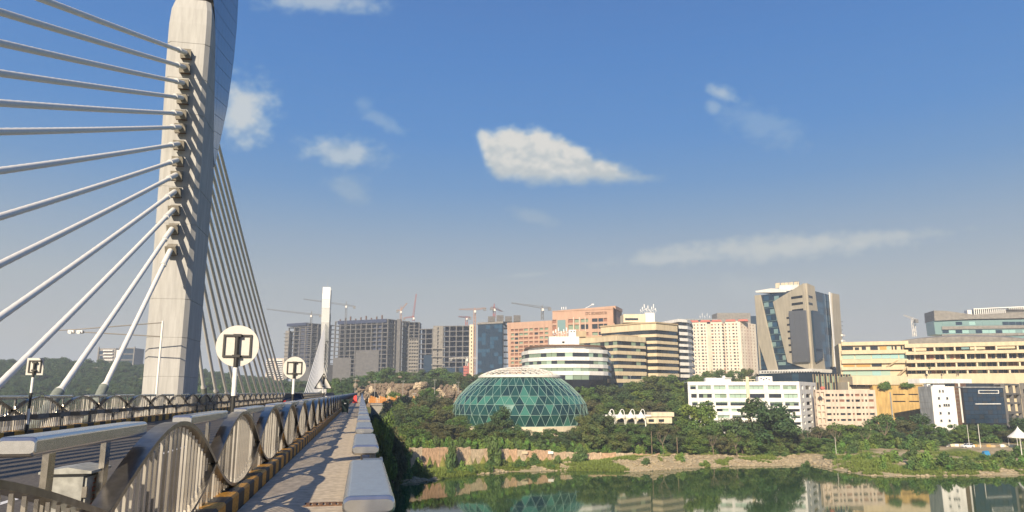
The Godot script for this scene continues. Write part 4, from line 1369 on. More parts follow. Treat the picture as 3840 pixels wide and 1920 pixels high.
func level(o: Node3D, called: String, f: PackedVector2Array, y0: float, y1: float, m: Material, grow := 0.0) -> void:
	var q := f
	if grow != 0.0:
		var r := Geometry2D.offset_polygon(f, grow, Geometry2D.JOIN_MITER)
		if r.size() > 0:
			q = r[0]
	var s := Solid.new()
	s.prism(q, y0, y1, Transform3D(FLAT, Vector3.ZERO))
	add(o, called, s.mesh(), m, o.transform.affine_inverse())

func face_frame(a: Vector2, b: Vector2) -> Transform3D:   # footprint corners (x, -z), a left of b as seen from outside
	var p := Vector3(a.x, 0, -a.y); var q := Vector3(b.x, 0, -b.y)
	var x := (q - p).normalized()
	return Transform3D(Basis(x, Vector3.UP, x.cross(Vector3.UP)), p)

func panes(o: Node3D, a: Vector2, b: Vector2, y0: float, y1: float, width: float, mats: Array, z := 0.02) -> void:
	var t := o.transform.affine_inverse() * face_frame(a, b)
	var l := a.distance_to(b)
	var n := maxi(1, roundi(l / width))
	for i in n:
		wbox(o, "window", mats[rng.randi() % mats.size()], Vector3(l * i / n + 0.09, y0 + 0.03, z), Vector3(l * (i + 1) / n - 0.09, y1 - 0.03, z + 0.07), t)

# storeys of walls and window bands over a footprint; list of pixel rows from the top, alternating wall, glass, wall...
func banded(o: Node3D, f: PackedVector2Array, d: float, rows: Array, y0: float, wall: Material, core: Material, mats: Array, seen: Array, width: float, proud: float) -> void:
	level(o, "core", f, y0, y_at(rows[0], d) - 0.2, core)
	for i in rows.size() - 1:
		var top := y_at(rows[i], d); var low := y_at(rows[i + 1], d)
		if i % 2 == 0:
			level(o, "wall_band", f, low, top, wall, proud)
		else:
			for e in seen:
				panes(o, f[e[0]], f[e[1]], low, top, width, mats)

func body(o: Node3D, t: Transform3D, x0: float, x1: float, y0: float, y1: float, depth: float, m: Material, front := -0.45) -> void:
	wbox(o, "body", m, Vector3(x0, y0, -depth), Vector3(x1, y1, front), o.transform.affine_inverse() * t)

# wall with recessed windows: rows [low, top], columns [x, x2]
func pierced(o: Node3D, t: Transform3D, x0: float, x1: float, y0: float, y1: float, rows: Array, cols: Array, wall: Material, mats: Array, deep := 0.4) -> void:
	var q := o.transform.affine_inverse() * t
	var y := y1
	for r in rows:
		if y - r[1] > 0.02:
			wbox(o, "spandrel", wall, Vector3(x0, r[1], -deep), Vector3(x1, y, 0), q)
		var x := x0
		for c in cols:
			if c[0] - x > 0.02:
				wbox(o, "pier", wall, Vector3(x, r[0], -deep), Vector3(c[0], r[1], -0.003), q)
			wbox(o, "window", mats[rng.randi() % mats.size()], Vector3(c[0], r[0], -deep - 0.02), Vector3(c[1], r[1], -deep + 0.1), q)
			x = c[1]
		if x1 - x > 0.02:
			wbox(o, "pier", wall, Vector3(x, r[0], -deep), Vector3(x1, r[1], -0.003), q)
		y = r[0]
	wbox(o, "spandrel", wall, Vector3(x0, y0, -deep), Vector3(x1, y, 0), q)

func poly_part(o: Node3D, called: String, t: Transform3D, pix: Array, z0: float, z1: float, m: Material) -> void:
	var p := PackedVector2Array()
	for e in pix:
		p.append(on_wall(t, e[0], e[1]))
	var s := Solid.new()
	s.prism(p, z0, z1)
	add(o, called, s.mesh(), m, o.transform.affine_inverse() * t)

func pix_box(o: Node3D, called: String, t: Transform3D, px0: float, py0: float, px1: float, py1: float, z0: float, z1: float, m: Material) -> MeshInstance3D:
	var a := on_wall(t, px0, (py0 + py1) * 0.5); var b := on_wall(t, px1, (py0 + py1) * 0.5)
	var c := on_wall(t, (px0 + px1) * 0.5, py0); var e := on_wall(t, (px0 + px1) * 0.5, py1)
	return wbox(o, called, m, Vector3(a.x, e.y, z0), Vector3(b.x, c.y, z1), o.transform.affine_inverse() * t)

func rows_at(t: Transform3D, px: float, list: Array) -> Array:    # pixel rows [top, bottom] to [low, top]
	var r := []
	for e in list:
		r.append([on_wall(t, px, e[1]).y, on_wall(t, px, e[0]).y])
	return r

func cols_at(t: Transform3D, py: float, list: Array) -> Array:
	var r := []
	for e in list:
		r.append([on_wall(t, e[0], py).x, on_wall(t, e[1], py).x])
	return r

func dish(o: Node3D, called: String, p: Vector3, h: float) -> void:
	var s := Solid.new()
	s.tube([p, p + Vector3.UP * h], [0.07, 0.05], 6)
	s.box(p + Vector3(-0.25, h * 0.55, 0.1), p + Vector3(0.25, h * 0.95, 0.3))
	s.tube([p + Vector3(0.3, h * 0.4, 0), p + Vector3(0.7, h * 0.42, 0.25)], [0.1, 0.45], 10)
	add(o, called, s.mesh(), M.antenna, o.transform.affine_inverse())

# open concrete skeleton: front face t, length l, slabs and columns standing before a dark interior
func skeleton(o: Node3D, t: Transform3D, x0: float, x1: float, y0: float, y1: float, floors: int, bays: int, depth: float, slab: Material, inside: Material, fill := []) -> void:
	var q := o.transform.affine_inverse() * t
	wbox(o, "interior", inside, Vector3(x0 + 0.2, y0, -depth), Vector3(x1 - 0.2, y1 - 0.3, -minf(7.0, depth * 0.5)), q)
	for i in floors + 1:
		var y := lerpf(y0, y1, i / float(floors))
		wbox(o, "floor_slab", slab, Vector3(x0 - 0.1, y - 0.75, -depth + 0.1), Vector3(x1 + 0.1, y - 0.02, 0.12), q)
	for i in bays + 1:
		var x := lerpf(x0, x1, i / float(bays))
		wbox(o, "column", slab, Vector3(x - 0.55, y0, -1.2), Vector3(x + 0.55, y1 - 0.04, 0.25), q)
	for e in fill:     # closed panels: column from, column to, floor from, floor to (fractions), material
		wbox(o, "facade_panel", e[4], Vector3(lerpf(x0, x1, e[0]), lerpf(y0, y1, e[2]), 0.3), Vector3(lerpf(x0, x1, e[1]), lerpf(y0, y1, e[3]), 0.5), q)

func crane(label: String, px: float, d: float, py_base: float, py_slew: float, tip: Vector2, tail: Vector2, col: String, d_tip := 0.0, apex := 26.0) -> void:
	var base := at(px, py_base, d)
	var slew := at(px, py_slew, d)
	slew = Vector3(base.x, slew.y, base.z)
	var o := thing("tower_crane", label, "crane", Transform3D(Basis.IDENTITY, base), "tower cranes over the building sites")
	var back := o.transform.affine_inverse()
	var m: Material = M[col]
	var s := Solid.new()
	var w := 0.9
	var c := [Vector3(-w, 0, -w), Vector3(w, 0, -w), Vector3(w, 0, w), Vector3(-w, 0, w)]
	for k in 4:
		s.tube([base + c[k], slew + c[k]], [0.2, 0.2], 4)
	var h := slew.y - base.y
	var n := maxi(2, int(h / 3.0))
	for i in n:
		for k in 4:
			var a: Vector3 = base + c[k] + Vector3.UP * h * i / n
			var b: Vector3 = base + c[(k + 1) % 4] + Vector3.UP * h * (i + 1) / n
			s.tube([a, b], [0.13, 0.13], 4, false)
	add(o, "mast", s.mesh(), m, back)
	var jt := at(tip.x, tip.y, d + d_tip); var ct := at(tail.x, tail.y, d - d_tip * 0.25)
	for arm in [["jib", jt], ["counter_jib", ct]]:
		s = Solid.new()
		var e: Vector3 = arm[1]
		var dir := (e - slew).normalized()
		var sd := dir.cross(Vector3.UP).normalized() * 0.7
		var up := sd.cross(dir).normalized() * 1.5
		var l := slew.distance_to(e)
		s.tube([slew + sd, e + sd], [0.17, 0.15], 4)
		s.tube([slew - sd, e - sd], [0.17, 0.15], 4)
		s.tube([slew + up, e + up * 0.4], [0.19, 0.15], 4)
		var nn := maxi(2, int(l / 2.6))
		for i in nn:
			var a := slew.lerp(e, i / float(nn)); var b := slew.lerp(e, (i + 0.5) / nn); var g := slew.lerp(e, (i + 1.0) / nn)
			var uu := up * lerpf(1.0, 0.4, (i + 0.5) / nn)
			s.tube([a + sd, b + uu, g - sd], [0.1, 0.1, 0.1], 3, false)
		add(o, arm[0], s.mesh(), m, back)
	var top := slew + Vector3.UP * apex / F * d
	s = Solid.new()
	s.tube([slew + Vector3(0.5, 0, 0), top], [0.3, 0.15], 4)
	s.tube([slew - Vector3(0.5, 0, 0), top], [0.3, 0.15], 4)
	add(o, "apex_frame", s.mesh(), m, back)
	s = Solid.new()
	s.tube([top, slew.lerp(jt, 0.6) + Vector3.UP], [0.06, 0.06], 3, false)
	s.tube([top, slew.lerp(ct, 0.9) + Vector3.UP], [0.06, 0.06], 3, false)
	add(o, "tie_rope", s.mesh(), M.crane_grey, back)
	wbox(o, "cab", M.crane_white, slew + Vector3(-1.0, -2.6, 0.9), slew + Vector3(0.8, -0.4, 2.6), back)
	var cw := slew.lerp(ct, 0.9)
	wbox(o, "counterweight", M.crane_grey, cw + Vector3(-1.3, -2.2, -0.8), cw + Vector3(1.3, 0.4, 0.8), back)

func c7(x: float, y: float) -> Vector2:
	return Vector2(1880 + x * 0.295, 1120 + y * 0.295)
func c8(x: float, y: float) -> Array:
	return [2540 + x * 0.4192, 1020 + y * 0.4192]
func c9(x: float, y: float) -> Array:
	return [3080 + x * 0.4038, 1120 + y * 0.4038]

func make_city() -> void:
	make_unfinished()
	make_offices()
	make_hotel()
	make_tan_tower()
	make_white_office()
	make_mall()
	make_dome()
	make_cranes()

func make_unfinished() -> void:
	# far left slab tower
	var t := wall_frame(365, 950, 500, 950, 1380, -20)
	var o := thing("office_tower", "distant office tower with dark glass bays above the wooded hill", "building", t)
	for e in [[366, 428, 1306, M.raw_pale], [446, 500, 1305, M.glass_navy]]:
		pix_box(o, "block", t, e[0], e[2], e[1], 1420, -25, -1, e[3])
	pix_box(o, "block", t, 426, 1312, 448, 1420, -22, -2, M.white_wall)
	for k in 4:
		pix_box(o, "frame_band", t, 444, 1304 + k * 22, 502, 1307 + k * 22, -0.9, 0.2, M.raw_pale)
		pix_box(o, "window", t, 372, 1316 + k * 18, 386, 1328 + k * 18, -0.9, -0.7, M.glass_navy)
	for k in 7:
		pix_box(o, "balcony", t, 388, 1312 + k * 12, 424, 1316 + k * 12, -0.9, 1.4, M.white_wall)
	for x in [366, 446, 500]:
		pix_box(o, "frame_post", t, x - 3, 1300, x + 1, 1420, -1, 0.5, M.raw_pale)
	# brown block in front of it on the hill
	t = wall_frame(352, 700, 388, 700, 1400, -5)
	o = thing("hill_house", "small reddish block half hidden in the hill wood", "building", t)
	pix_box(o, "wall", t, 352, 1380, 386, 1425, -8, 0, M.brick)
	pix_box(o, "parapet", t, 351, 1377, 387, 1380, -8.2, 0.2, M.raw_pale)
	for k in 3:
		pix_box(o, "window", t, 356 + k * 10, 1386, 361 + k * 10, 1392, 0.0, 0.1, M.glass_dark)
	# long low roof on the far shore
	t = wall_frame(750, 800, 850, 800, 1405, -2)
	o = thing("far_shed", "long pale low building on the far shore behind the stays", "building", t)
	pix_box(o, "wall", t, 750, 1410, 850, 1440, -15, 0, M.raw_pale)
	pix_box(o, "roof", t, 746, 1404, 854, 1410, -16, 1, M.white_wall)
	for k in 8:
		pix_box(o, "window", t, 756 + k * 12, 1416, 763 + k * 12, 1424, 0.0, 0.15, M.glass_dark)
	# pale block behind the stays
	t = wall_frame(996, 930, 1066, 930, 1380, -10)
	o = thing("distant_apartments", "distant pale pink apartment slab behind the stays", "building", t)
	pix_box(o, "wall", t, 996, 1344, 1066, 1440, -20, -0.5, M.pink_pale)
	for j in 9:
		for i in 2:
			pix_box(o, "balcony_band", t, 998 + i * 36, 1350 + j * 8, 1028 + i * 32, 1353.5 + j * 8, -0.5, 0.8, M.white_wall)
			pix_box(o, "window_band", t, 1000 + i * 36, 1353.6 + j * 8, 1026 + i * 32, 1357.6 + j * 8, -0.52, -0.4, M.glass_dark)
	# left unfinished tower
	var y0 := -5.0
	o = building("unfinished_tower", "left half of the grey concrete skeleton towers behind the distant pylon", 1150, 800, y0)
	t = wall_frame(1070, 822, 1156, 800, 1470, 0)
	var l := wall_length(1070, 822, 1156, 800, 1470)
	skeleton(o, t, 0, l, y0, y_at(1222, 800), 17, 4, 24, M.raw, M.raw_inner, [[0.4, 1.0, 0.0, 0.42, M.raw_panel]])
	t = wall_frame(1158, 800, 1248, 826, 1470, 0)
	l = wall_length(1158, 800, 1248, 826, 1470)
	skeleton(o, t, 0, l, y0, y_at(1212, 800), 17, 4, 24, M.raw, M.netting_and_shade, [[0.0, 0.95, 0.0, 0.45, M.raw_panel], [0.1, 0.5, 0.5, 0.54, M.raw]])
	t = wall_frame(1064, 812, 1082, 812, 1470, 0)
	pix_box(o, "stair_core", t, 1066, 1240, 1080, 1420, -14, 0, M.raw_pale)
	for k in 12:
		pix_box(o, "stair_landing", t, 1065, 1250 + k * 14, 1081, 1253 + k * 14, 0.0, 0.6, M.raw)
	t = wall_frame(1080, 816, 1150, 802, 1470, 0)
	pix_box(o, "formwork", t, 1078, 1212, 1150, 1222, -8, 1.0, M.netting_and_shade)
	# right unfinished tower
	o = building("unfinished_tower", "right half of the skeleton towers with big grey blank panel", 1443, 780, y0)
	t = wall_frame(1246, 806, 1446, 780, 1470, 0)
	l = wall_length(1246, 806, 1446, 780, 1470)
	skeleton(o, t, 0, l, y0, y_at(1200, 790), 18, 10, 26, M.raw, M.raw_inner, [[0.42, 0.86, 0.0, 0.60, M.raw_panel], [0.0, 0.34, 0.0, 0.52, M.raw_panel]])
	wbox(o, "safety_net", M.netting_and_shade, Vector3(l * 0.05, y_at(1212, 790), 0.3), Vector3(l * 0.98, y_at(1199, 790), 0.5), o.transform.affine_inverse() * t)
	for k in 9:
		wbox(o, "rebar_bundle", M.rust, Vector3(l * (0.06 + k * 0.1), y_at(1199, 790), -3), Vector3(l * (0.06 + k * 0.1) + 1.2, y_at(1199, 790) + 2.0 + (k % 3) * 1.3, -1.8), o.transform.affine_inverse() * t)
	for k in 9:  # dark plates on the panel carry the shade of its openings
		wbox(o, "panel_opening", M.netting_and_shade, Vector3(l * (0.5 + k * 0.036), lerpf(y0, y_at(1200, 790), 0.23 + (k % 2) * 0.03), 0.51), Vector3(l * (0.51 + k * 0.036), lerpf(y0, y_at(1200, 790), 0.255 + (k % 2) * 0.03), 0.56), o.transform.affine_inverse() * t)
	t = wall_frame(1447, 780, 1500, 800, 1470, 0)
	l = wall_length(1447, 780, 1500, 800, 1470)
	skeleton(o, t, 0.7, l, y0, y_at(1199, 790), 18, 2, 22, M.raw, M.netting_and_shade, [[0.1, 1.0, 0.0, 0.3, M.raw_panel]])
	t = wall_frame(1490, 782, 1502, 782, 1470, 0)
	pix_box(o, "hoist_shaft", t, 1486, 1196, 1500, 1410, -4, 0, M.raw)
	# block with punched windows
	o = building("unfinished_tower", "pale unfinished slab with rows of square holes", 1545, 800, y0)
	t = wall_frame(1500, 800, 1566, 800, 1470, 0)
	l = wall_length(1500, 800, 1566, 800, 1470)
	skeleton(o, t, 0, l * 0.4, y0, y_at(1204, 800), 17, 2, 20, M.raw, M.raw_inner)
	skeleton(o, t, l * 0.42, l, y_at(1266, 800), y_at(1208, 800), 5, 2, 20, M.raw, M.raw_inner)
	var rows := []
	var top := y_at(1268, 800); var low := y0
	for j in 12:
		rows.append([top - 3.0 - j * 3.7, top - 1.2 - j * 3.7])
	var cols := []
	for i in 4:
		cols.append([l * 0.42 + 0.9 + i * l * 0.14, l * 0.42 + 2.9 + i * l * 0.14])
	pierced(o, t, l * 0.42, l, low, top - 0.8, rows, cols, M.raw_pale, [M.raw_inner], 2.0)
	body(o, t, l * 0.42, l, low, top - 0.9, 18, M.raw, -2.05)
	# middle group
	o = building("unfinished_offices", "unfinished concrete offices with blue glazing behind the red hoist", 1660, 740, y0)
	t = wall_frame(1566, 750, 1618, 745, 1470, 0)
	l = wall_length(1566, 750, 1618, 745, 1470)
	skeleton(o, t, 0, l, y0, y_at(1232, 745), 14, 2, 22, M.raw, M.netting_and_shade, [[0.4, 1.0, 0.0, 0.62, M.glass_navy], [0.0, 0.4, 0.0, 0.3, M.glass_navy]])
	t = wall_frame(1620, 742, 1656, 742, 1470, 0)
	l = wall_length(1620, 742, 1656, 742, 1470)
	rows = []
	for j in 13:
		rows.append([y_at(1222, 742) - 4.4 - j * 3.8, y_at(1222, 742) - 1.6 - j * 3.8])
	pierced(o, t, 0, l, y0, y_at(1222, 742), rows, [[l * 0.45, l * 0.6]], M.raw_pale, [M.raw_inner], 2.0)
	body(o, t, 0.01, l - 0.01, y0, y_at(1223, 742), 20, M.raw, -2.05)
	for k in 4:
		wbox(o, "balcony_slab", M.raw_pale, Vector3(-1.2, y_at(1310 + k * 30, 742), 0.02), Vector3(l + 3.0, y_at(1306 + k * 30, 742), 2.4), o.transform.affine_inverse() * t)
	t = wall_frame(1658, 740, 1758, 736, 1470, 0)
	l = wall_length(1658, 740, 1758, 736, 1470)
	skeleton(o, t, 0, l, y0, y_at(1222, 740), 14, 4, 24, M.raw, M.netting_and_shade, [[0.1, 0.48, 0.0, 0.42, M.glass_navy], [0.62, 1.0, 0.0, 0.42, M.glass_navy], [0.48, 0.62, 0.05, 0.36, M.raw_pale]])
	t = wall_frame(1758, 734, 1774, 734, 1470, 0)
	l = wall_length(1758, 734, 1774, 734, 1470)
	rows = []
	for j in 15:
		rows.append([y_at(1217, 734) - 4.0 - j * 3.7, y_at(1217, 734) - 2.2 - j * 3.7])
	pierced(o, t, 0, l, y0, y_at(1217, 734), rows, [[l * 0.4, l * 0.62]], M.cream_pale, [M.raw_inner], 2.0)
	body(o, t, 0.01, l - 0.01, y0, y_at(1218, 734), 16, M.raw_pale, -2.05)
	# blue glass slab
	o = building("glass_slab", "tall blue glass slab beside the pink hotel", 1840, 610, y0)
	var f := foot([[1790, 622], [1884, 610], [1900, 650], [1800, 660]])
	level(o, "core", f, y0, y_at(1214, 612), M.glass_navy)
	for j in 13:
		panes(o, f[0], f[1], y_at(1410 - j * 14.9, 612), y_at(1396 - j * 14.9, 612), 4.4, [M.glass_blue, M.glass_navy, M.glass_navy])
	level(o, "roof_slab", f, y_at(1213, 612), y_at(1206, 612), M.raw_pale, 0.6)
	t = wall_frame(1886, 612, 1914, 622, 1470, 0)
	l = wall_length(1886, 612, 1914, 622, 1470)
	skeleton(o, t, 0, l, y0, y_at(1206, 615), 13, 1, 20, M.raw, M.raw_inner)
	t = wall_frame(1824, 640, 1960, 640, 1200, 0)
	for k in 4:
		pix_box(o, "roof_plant", t, 1830 + k * 32, 1186 - (k % 2) * 4, 1856 + k * 32, 1206, -8, 0, M.raw)

func make_offices() -> void:
	var y0 := -12.0
	# curved white office
	var f := foot([[1958, 402], [1962, 388], [1985, 376], [2030, 368], [2090, 363], [2150, 362], [2210, 364], [2262, 370], [2279, 374], [2292, 420], [1985, 425]])
	var o := building("curved_office", "curved white office with dark ribbon windows behind the glass dome", 2120, 366, y0)
	var seen := []
	for k in 8:
		seen.append([k, k + 1])
	var curtain := [M.glass_dark, M.glass_dark, M.glass_sage, M.glass_sage, M.glass_mint, M.glass_dark]
	banded(o, f, 366, [1310, 1324, 1339, 1353, 1366, 1380, 1392, 1407, 1424], y0, M.white_wall, M.glass_black, curtain, seen, 3.6, 0.45)
	var g: PackedVector2Array = Geometry2D.offset_polygon(f, -3.0)[0]
	level(o, "penthouse", g, y_at(1311, 366), y_at(1299, 366), M.white_wall)
	level(o, "canopy", Geometry2D.offset_polygon(f, -1.2)[0], y_at(1299, 366), y_at(1293, 366), M.brick)
	var t := wall_frame(2060, 380, 2175, 380, 1300, 0)
	pix_box(o, "plant_room", t, 2060, 1262, 2172, 1292, -14, 0, M.white_wall)
	pix_box(o, "plant_room", t, 2134, 1236, 2161, 1262, -9, -1, M.white_wall)
	pix_box(o, "stair_wall", t, 2161, 1240, 2200, 1262, -9, -2, M.sand)
	for k in 2:
		pix_box(o, "vent", t, 2140 + k * 11, 1241, 2145 + k * 11, 1245, -1, -0.9, M.glass_dark)
	pix_box(o, "vent", t, 2108, 1280, 2117, 1287, 0, 0.1, M.glass_dark)
	for k in 6:
		dish(o, "antenna", at(2074 + k * 10, 1262, 384), 3.0 + (k % 3))
	# beige office in front
	o = building("beige_office", "stepped beige office with dark ribbon windows beside the curved white one", 2317, 428, y0)
	f = foot([[2150, 452], [2240, 440], [2320, 424], [2423, 438], [2430, 480], [2160, 490]])
	seen = [[0, 1], [1, 2], [2, 3]]
	banded(o, f, 426, [1260, 1279, 1294, 1304, 1316, 1329, 1343, 1354, 1368, 1380, 1393, 1408, 1421, 1435, 1450], y0, M.cream, M.glass_black, [M.glass_dark, M.glass_dark, M.glass_black, M.glass_sage, M.glass_navy], seen, 4.2, 0.7)
	level(o, "parapet", Geometry2D.offset_polygon(f, -4.0)[0], y_at(1261, 426), y_at(1252, 426), M.sand)
	# beige office behind
	o = building("beige_office", "taller beige office with yellow roof block and antennas", 2450, 458, y0)
	f = foot([[2262, 476], [2414, 452], [2468, 448], [2546, 462], [2550, 510], [2280, 520]])
	seen = [[0, 1], [1, 2], [2, 3]]
	banded(o, f, 451, [1213, 1239, 1254, 1265, 1279, 1290, 1301, 1312, 1325, 1337, 1350, 1362, 1375, 1387, 1400, 1412, 1424], y0, M.cream, M.glass_black, [M.glass_dark, M.glass_black, M.glass_navy, M.glass_dark], seen, 4.2, 0.7)
	level(o, "cornice", f, y_at(1214, 451), y_at(1209, 451), M.sand, 1.3)
	t = wall_frame(2330, 470, 2465, 470, 1200, 0)
	pix_box(o, "roof_block", t, 2338, 1178, 2420, 1209, -14, 0, M.cream_pale)
	pix_box(o, "roof_block", t, 2420, 1172, 2456, 1209, -12, -1, M.white_wall)
	pix_box(o, "window", t, 2344, 1193, 2393, 1201, 0, 0.12, M.glass_dark)
	for k in 9:
		dish(o, "antenna", at(2402 + k * 7, 1174, 474), 2.5 + (k * 7 % 5) * 0.9)
	# white striped office
	o = building("striped_office", "white office with black window stripes right of the beige offices", 2555, 485, y0)
	f = foot([[2440, 520], [2556, 480], [2585, 484], [2600, 494], [2606, 530], [2470, 545]])
	seen = [[0, 1], [1, 2], [2, 3]]
	banded(o, f, 481, [1197, 1208, 1221, 1233, 1245, 1257, 1268, 1279, 1290, 1300, 1312, 1323, 1335, 1347, 1359, 1371, 1382, 1396, 1404, 1416, 1428], y0, M.white_wall, M.glass_black, [M.glass_black, M.glass_dark, M.glass_dark], seen, 4.5, 0.8)
	# apartments
	o = building("apartment_block", "tall cream apartment block with red roof caps and small windows", 2720, 700, -5)
	t = wall_frame(2594, 706, 2790, 694, 1470, 0)
	var inv := o.transform.affine_inverse()
	var l := wall_length(2594, 706, 2790, 694, 1470)
	var top := y_at(1206, 700)
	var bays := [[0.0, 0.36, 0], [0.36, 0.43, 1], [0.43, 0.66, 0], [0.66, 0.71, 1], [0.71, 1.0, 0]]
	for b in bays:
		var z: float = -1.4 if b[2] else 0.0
		wbox(o, "bay", M.pink_pale if b[2] else M.apartment, Vector3(l * b[0], -5, -18), Vector3(l * b[1] - 0.02, top - (2.0 if b[2] else 0.0), z), inv * t)  # recessed bays: pinker paint, with recess shade mixed into the tone
	var joined := Solid.new()
	var n := 0
	for j in 16:
		for i in 14:
			var x := l * (0.03 + i * 0.068)
			if (x > l * 0.345 and x < l * 0.43) or (x > l * 0.645 and x < l * 0.71):
				continue
			var w := 1.9 if i % 3 == 0 else 1.1
			wbox(o, "window", M.glass_dark if rng.randf() < 0.75 else M.pink_dark, Vector3(x, top - 3.6 - j * 3.05, 0.0), Vector3(x + w, top - 2.2 - j * 3.05, 0.12), inv * t)
	t = wall_frame(2790, 694, 2850, 712, 1470, 0)
	var l2 := wall_length(2790, 694, 2850, 712, 1470)
	for k in 3:
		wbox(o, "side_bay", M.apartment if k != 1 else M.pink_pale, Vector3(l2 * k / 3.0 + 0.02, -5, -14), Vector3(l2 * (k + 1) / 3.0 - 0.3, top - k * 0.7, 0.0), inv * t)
	for j in 16:
		for k in 5:
			joined.box(Vector3(l2 * (0.08 + k * 0.18), top - 3.6 - j * 3.05, 0.0), Vector3(l2 * (0.08 + k * 0.18) + 0.9, top - 2.2 - j * 3.05, 0.1))
	add(o, "side_windows", joined.mesh(), M.pink_dark, inv * t).set_meta("kind", "stuff")
	t = wall_frame(2594, 706, 2790, 694, 1470, 0)
	for k in 5:
		var s := Solid.new()
		var x: float = l * [0.1, 0.33, 0.55, 0.82, 1.06][k]
		s.prism(PackedVector2Array([Vector2(x - 5, top - 0.2), Vector2(x + 5, top - 0.2), Vector2(x + 4, top + 1.6), Vector2(x - 4, top + 1.6)]), -10, 0.8)
		add(o, "roof_cap", s.mesh(), M.roof_red, inv * t)
	# dark offices behind the apartments
	t = wall_frame(2575, 800, 2850, 800, 1200, 0)
	o = thing("background_office", "dark blue glass office roofline behind the apartment block", "building", t)
	pix_box(o, "block", t, 2576, 1200, 2700, 1420, -20, 0, M.glass_navy)
	pix_box(o, "roof_band", t, 2574, 1196, 2702, 1201, -20, 0.5, M.grey_wall)
	pix_box(o, "block", t, 2694, 1174, 2820, 1420, -20, 1, M.raw_pale)
	pix_box(o, "block", t, 2818, 1185, 2850, 1420, -20, 0, M.glass_navy)
	for k in 5:
		dish(o, "antenna", at(2625 + k * 9, 1197, 800), 4.0 + (k % 2) * 3)

func make_hotel() -> void:
	var y0 := -8.0
	var o := building("hotel", "pink hotel with large lettering along its high roof", 2100, 550, y0)
	var inv := o.transform.affine_inverse()
	var t := wall_frame(1914, 566, 2074, 548, 1470, 0)
	var l := wall_length(1914, 566, 2074, 548, 1470)
	# low wing, its end wall leaning out
	var top1 := on_wall(t, 1905, 1213).y; var top2 := on_wall(t, 2066, 1199).y
	var top := (top1 + top2) * 0.5
	var ry := []
	for py in [1231, 1247, 1263, 1279, 1295, 1309, 1323, 1339, 1354, 1369]:
		ry.append([py, py + 9.0])
	var rows := rows_at(t, 1990, ry)
	var cols := cols_at(t, 1260, [[1916, 1927], [1930, 1943], [1946, 1961], [1964, 1980], [1985, 1998], [2004, 2018], [2023, 2037], [2042, 2056]])
	pierced(o, t, 0.0, l, y0, top, rows, cols, M.pink, [M.pink_dark, M.pink_dark, M.glass_dark, M.glass_sage], 1.0)
	body(o, t, 0.02, l - 0.02, y0, top - 0.05, 24, M.pink, -1.02)
	var s := Solid.new()
	s.prism(PackedVector2Array([Vector2(-0.02, y0), Vector2(-0.02, top), Vector2(-3.0, top), Vector2(-0.6, y0)]), -24, 0.15)
	add(o, "leaning_end_wall", s.mesh(), M.pink, inv * t)
	# high block
	var t2 := wall_frame(2073, 547, 2312, 530, 1470, 0)
	var l2 := wall_length(2073, 547, 2312, 530, 1470)
	var hi := on_wall(t2, 2180, 1164).y
	rows = rows_at(t2, 2200, [[1195, 1208], [1216, 1234], [1246, 1258], [1268, 1282], [1292, 1305]])
	cols = cols_at(t2, 1215, [[2072, 2086], [2131, 2152], [2154, 2175], [2178, 2206], [2220, 2241], [2244, 2262], [2264, 2277]])
	pierced(o, t2, 0.3, l2, y0, hi, rows, cols, M.pink, [M.glass_dark, M.glass_sage, M.glass_navy, M.pink_dark], 1.0)
	body(o, t2, 0.32, l2 - 0.02, y0, hi - 0.05, 26, M.pink, -1.02)
	pix_box(o, "tall_window", t2, 2091, 1200, 2121, 1242, 0.05, 0.3, M.glass_teal)
	for k in 3:
		pix_box(o, "pilaster", t2, 2150 + k * 22, 1190, 2153 + k * 22, 1258, 0.02, 0.5, M.pink_pale)
	var t3 := wall_frame(2313, 530, 2330, 556, 1470, 0)
	pix_box(o, "end_frame", t3, 2300, 1160, 2316, 1215, -0.2, 0.4, M.brick)
	s = Solid.new()
	s.prism(PackedVector2Array([Vector2(0.3, hi), Vector2(l2 + 1.0, hi), Vector2(l2 + 1.0, hi + 2.4), Vector2(0.3, hi - 0.0 + 0.4)]), -24, 0.35)
	add(o, "sloping_parapet", s.mesh(), M.pink, inv * t2)
	# lettering
	var font := SystemFont.new()
	font.font_names = PackedStringArray(["Droid Serif"])
	var tm := TextMesh.new()
	tm.text = "ITC KOHENUR"
	tm.font = font
	tm.font_size = 64
	tm.pixel_size = 0.045
	tm.depth = 0.3
	var a := on_wall(t2, 2196, 1182); var b := on_wall(t2, 2276, 1176)
	var w: float = tm.get_aabb().size.x
	add(o, "lettering", tm, M.brick, inv * t2 * Transform3D(Basis.IDENTITY.scaled(Vector3((b.x - a.x) / w, (b.x - a.x) / w, 1)), Vector3((a.x + b.x) * 0.5, (a.y + b.y) * 0.5 + 0.9, 0.42)))
	for k in 3:
		dish(o, "antenna", at(2106 + k * 8, 1172, 552), 4.5)
	s = Solid.new()
	s.tube([at(2184, 1162, 545), at(2222, 1142, 545)], [0.25, 0.2], 6)
	s.box(at(2222, 1142, 545) - Vector3(0.8, 0.5, 0.8), at(2222, 1142, 545) + Vector3(0.8, 0.5, 0.8))
	add(o, "window_cleaning_arm", s.mesh(), M.antenna, inv)

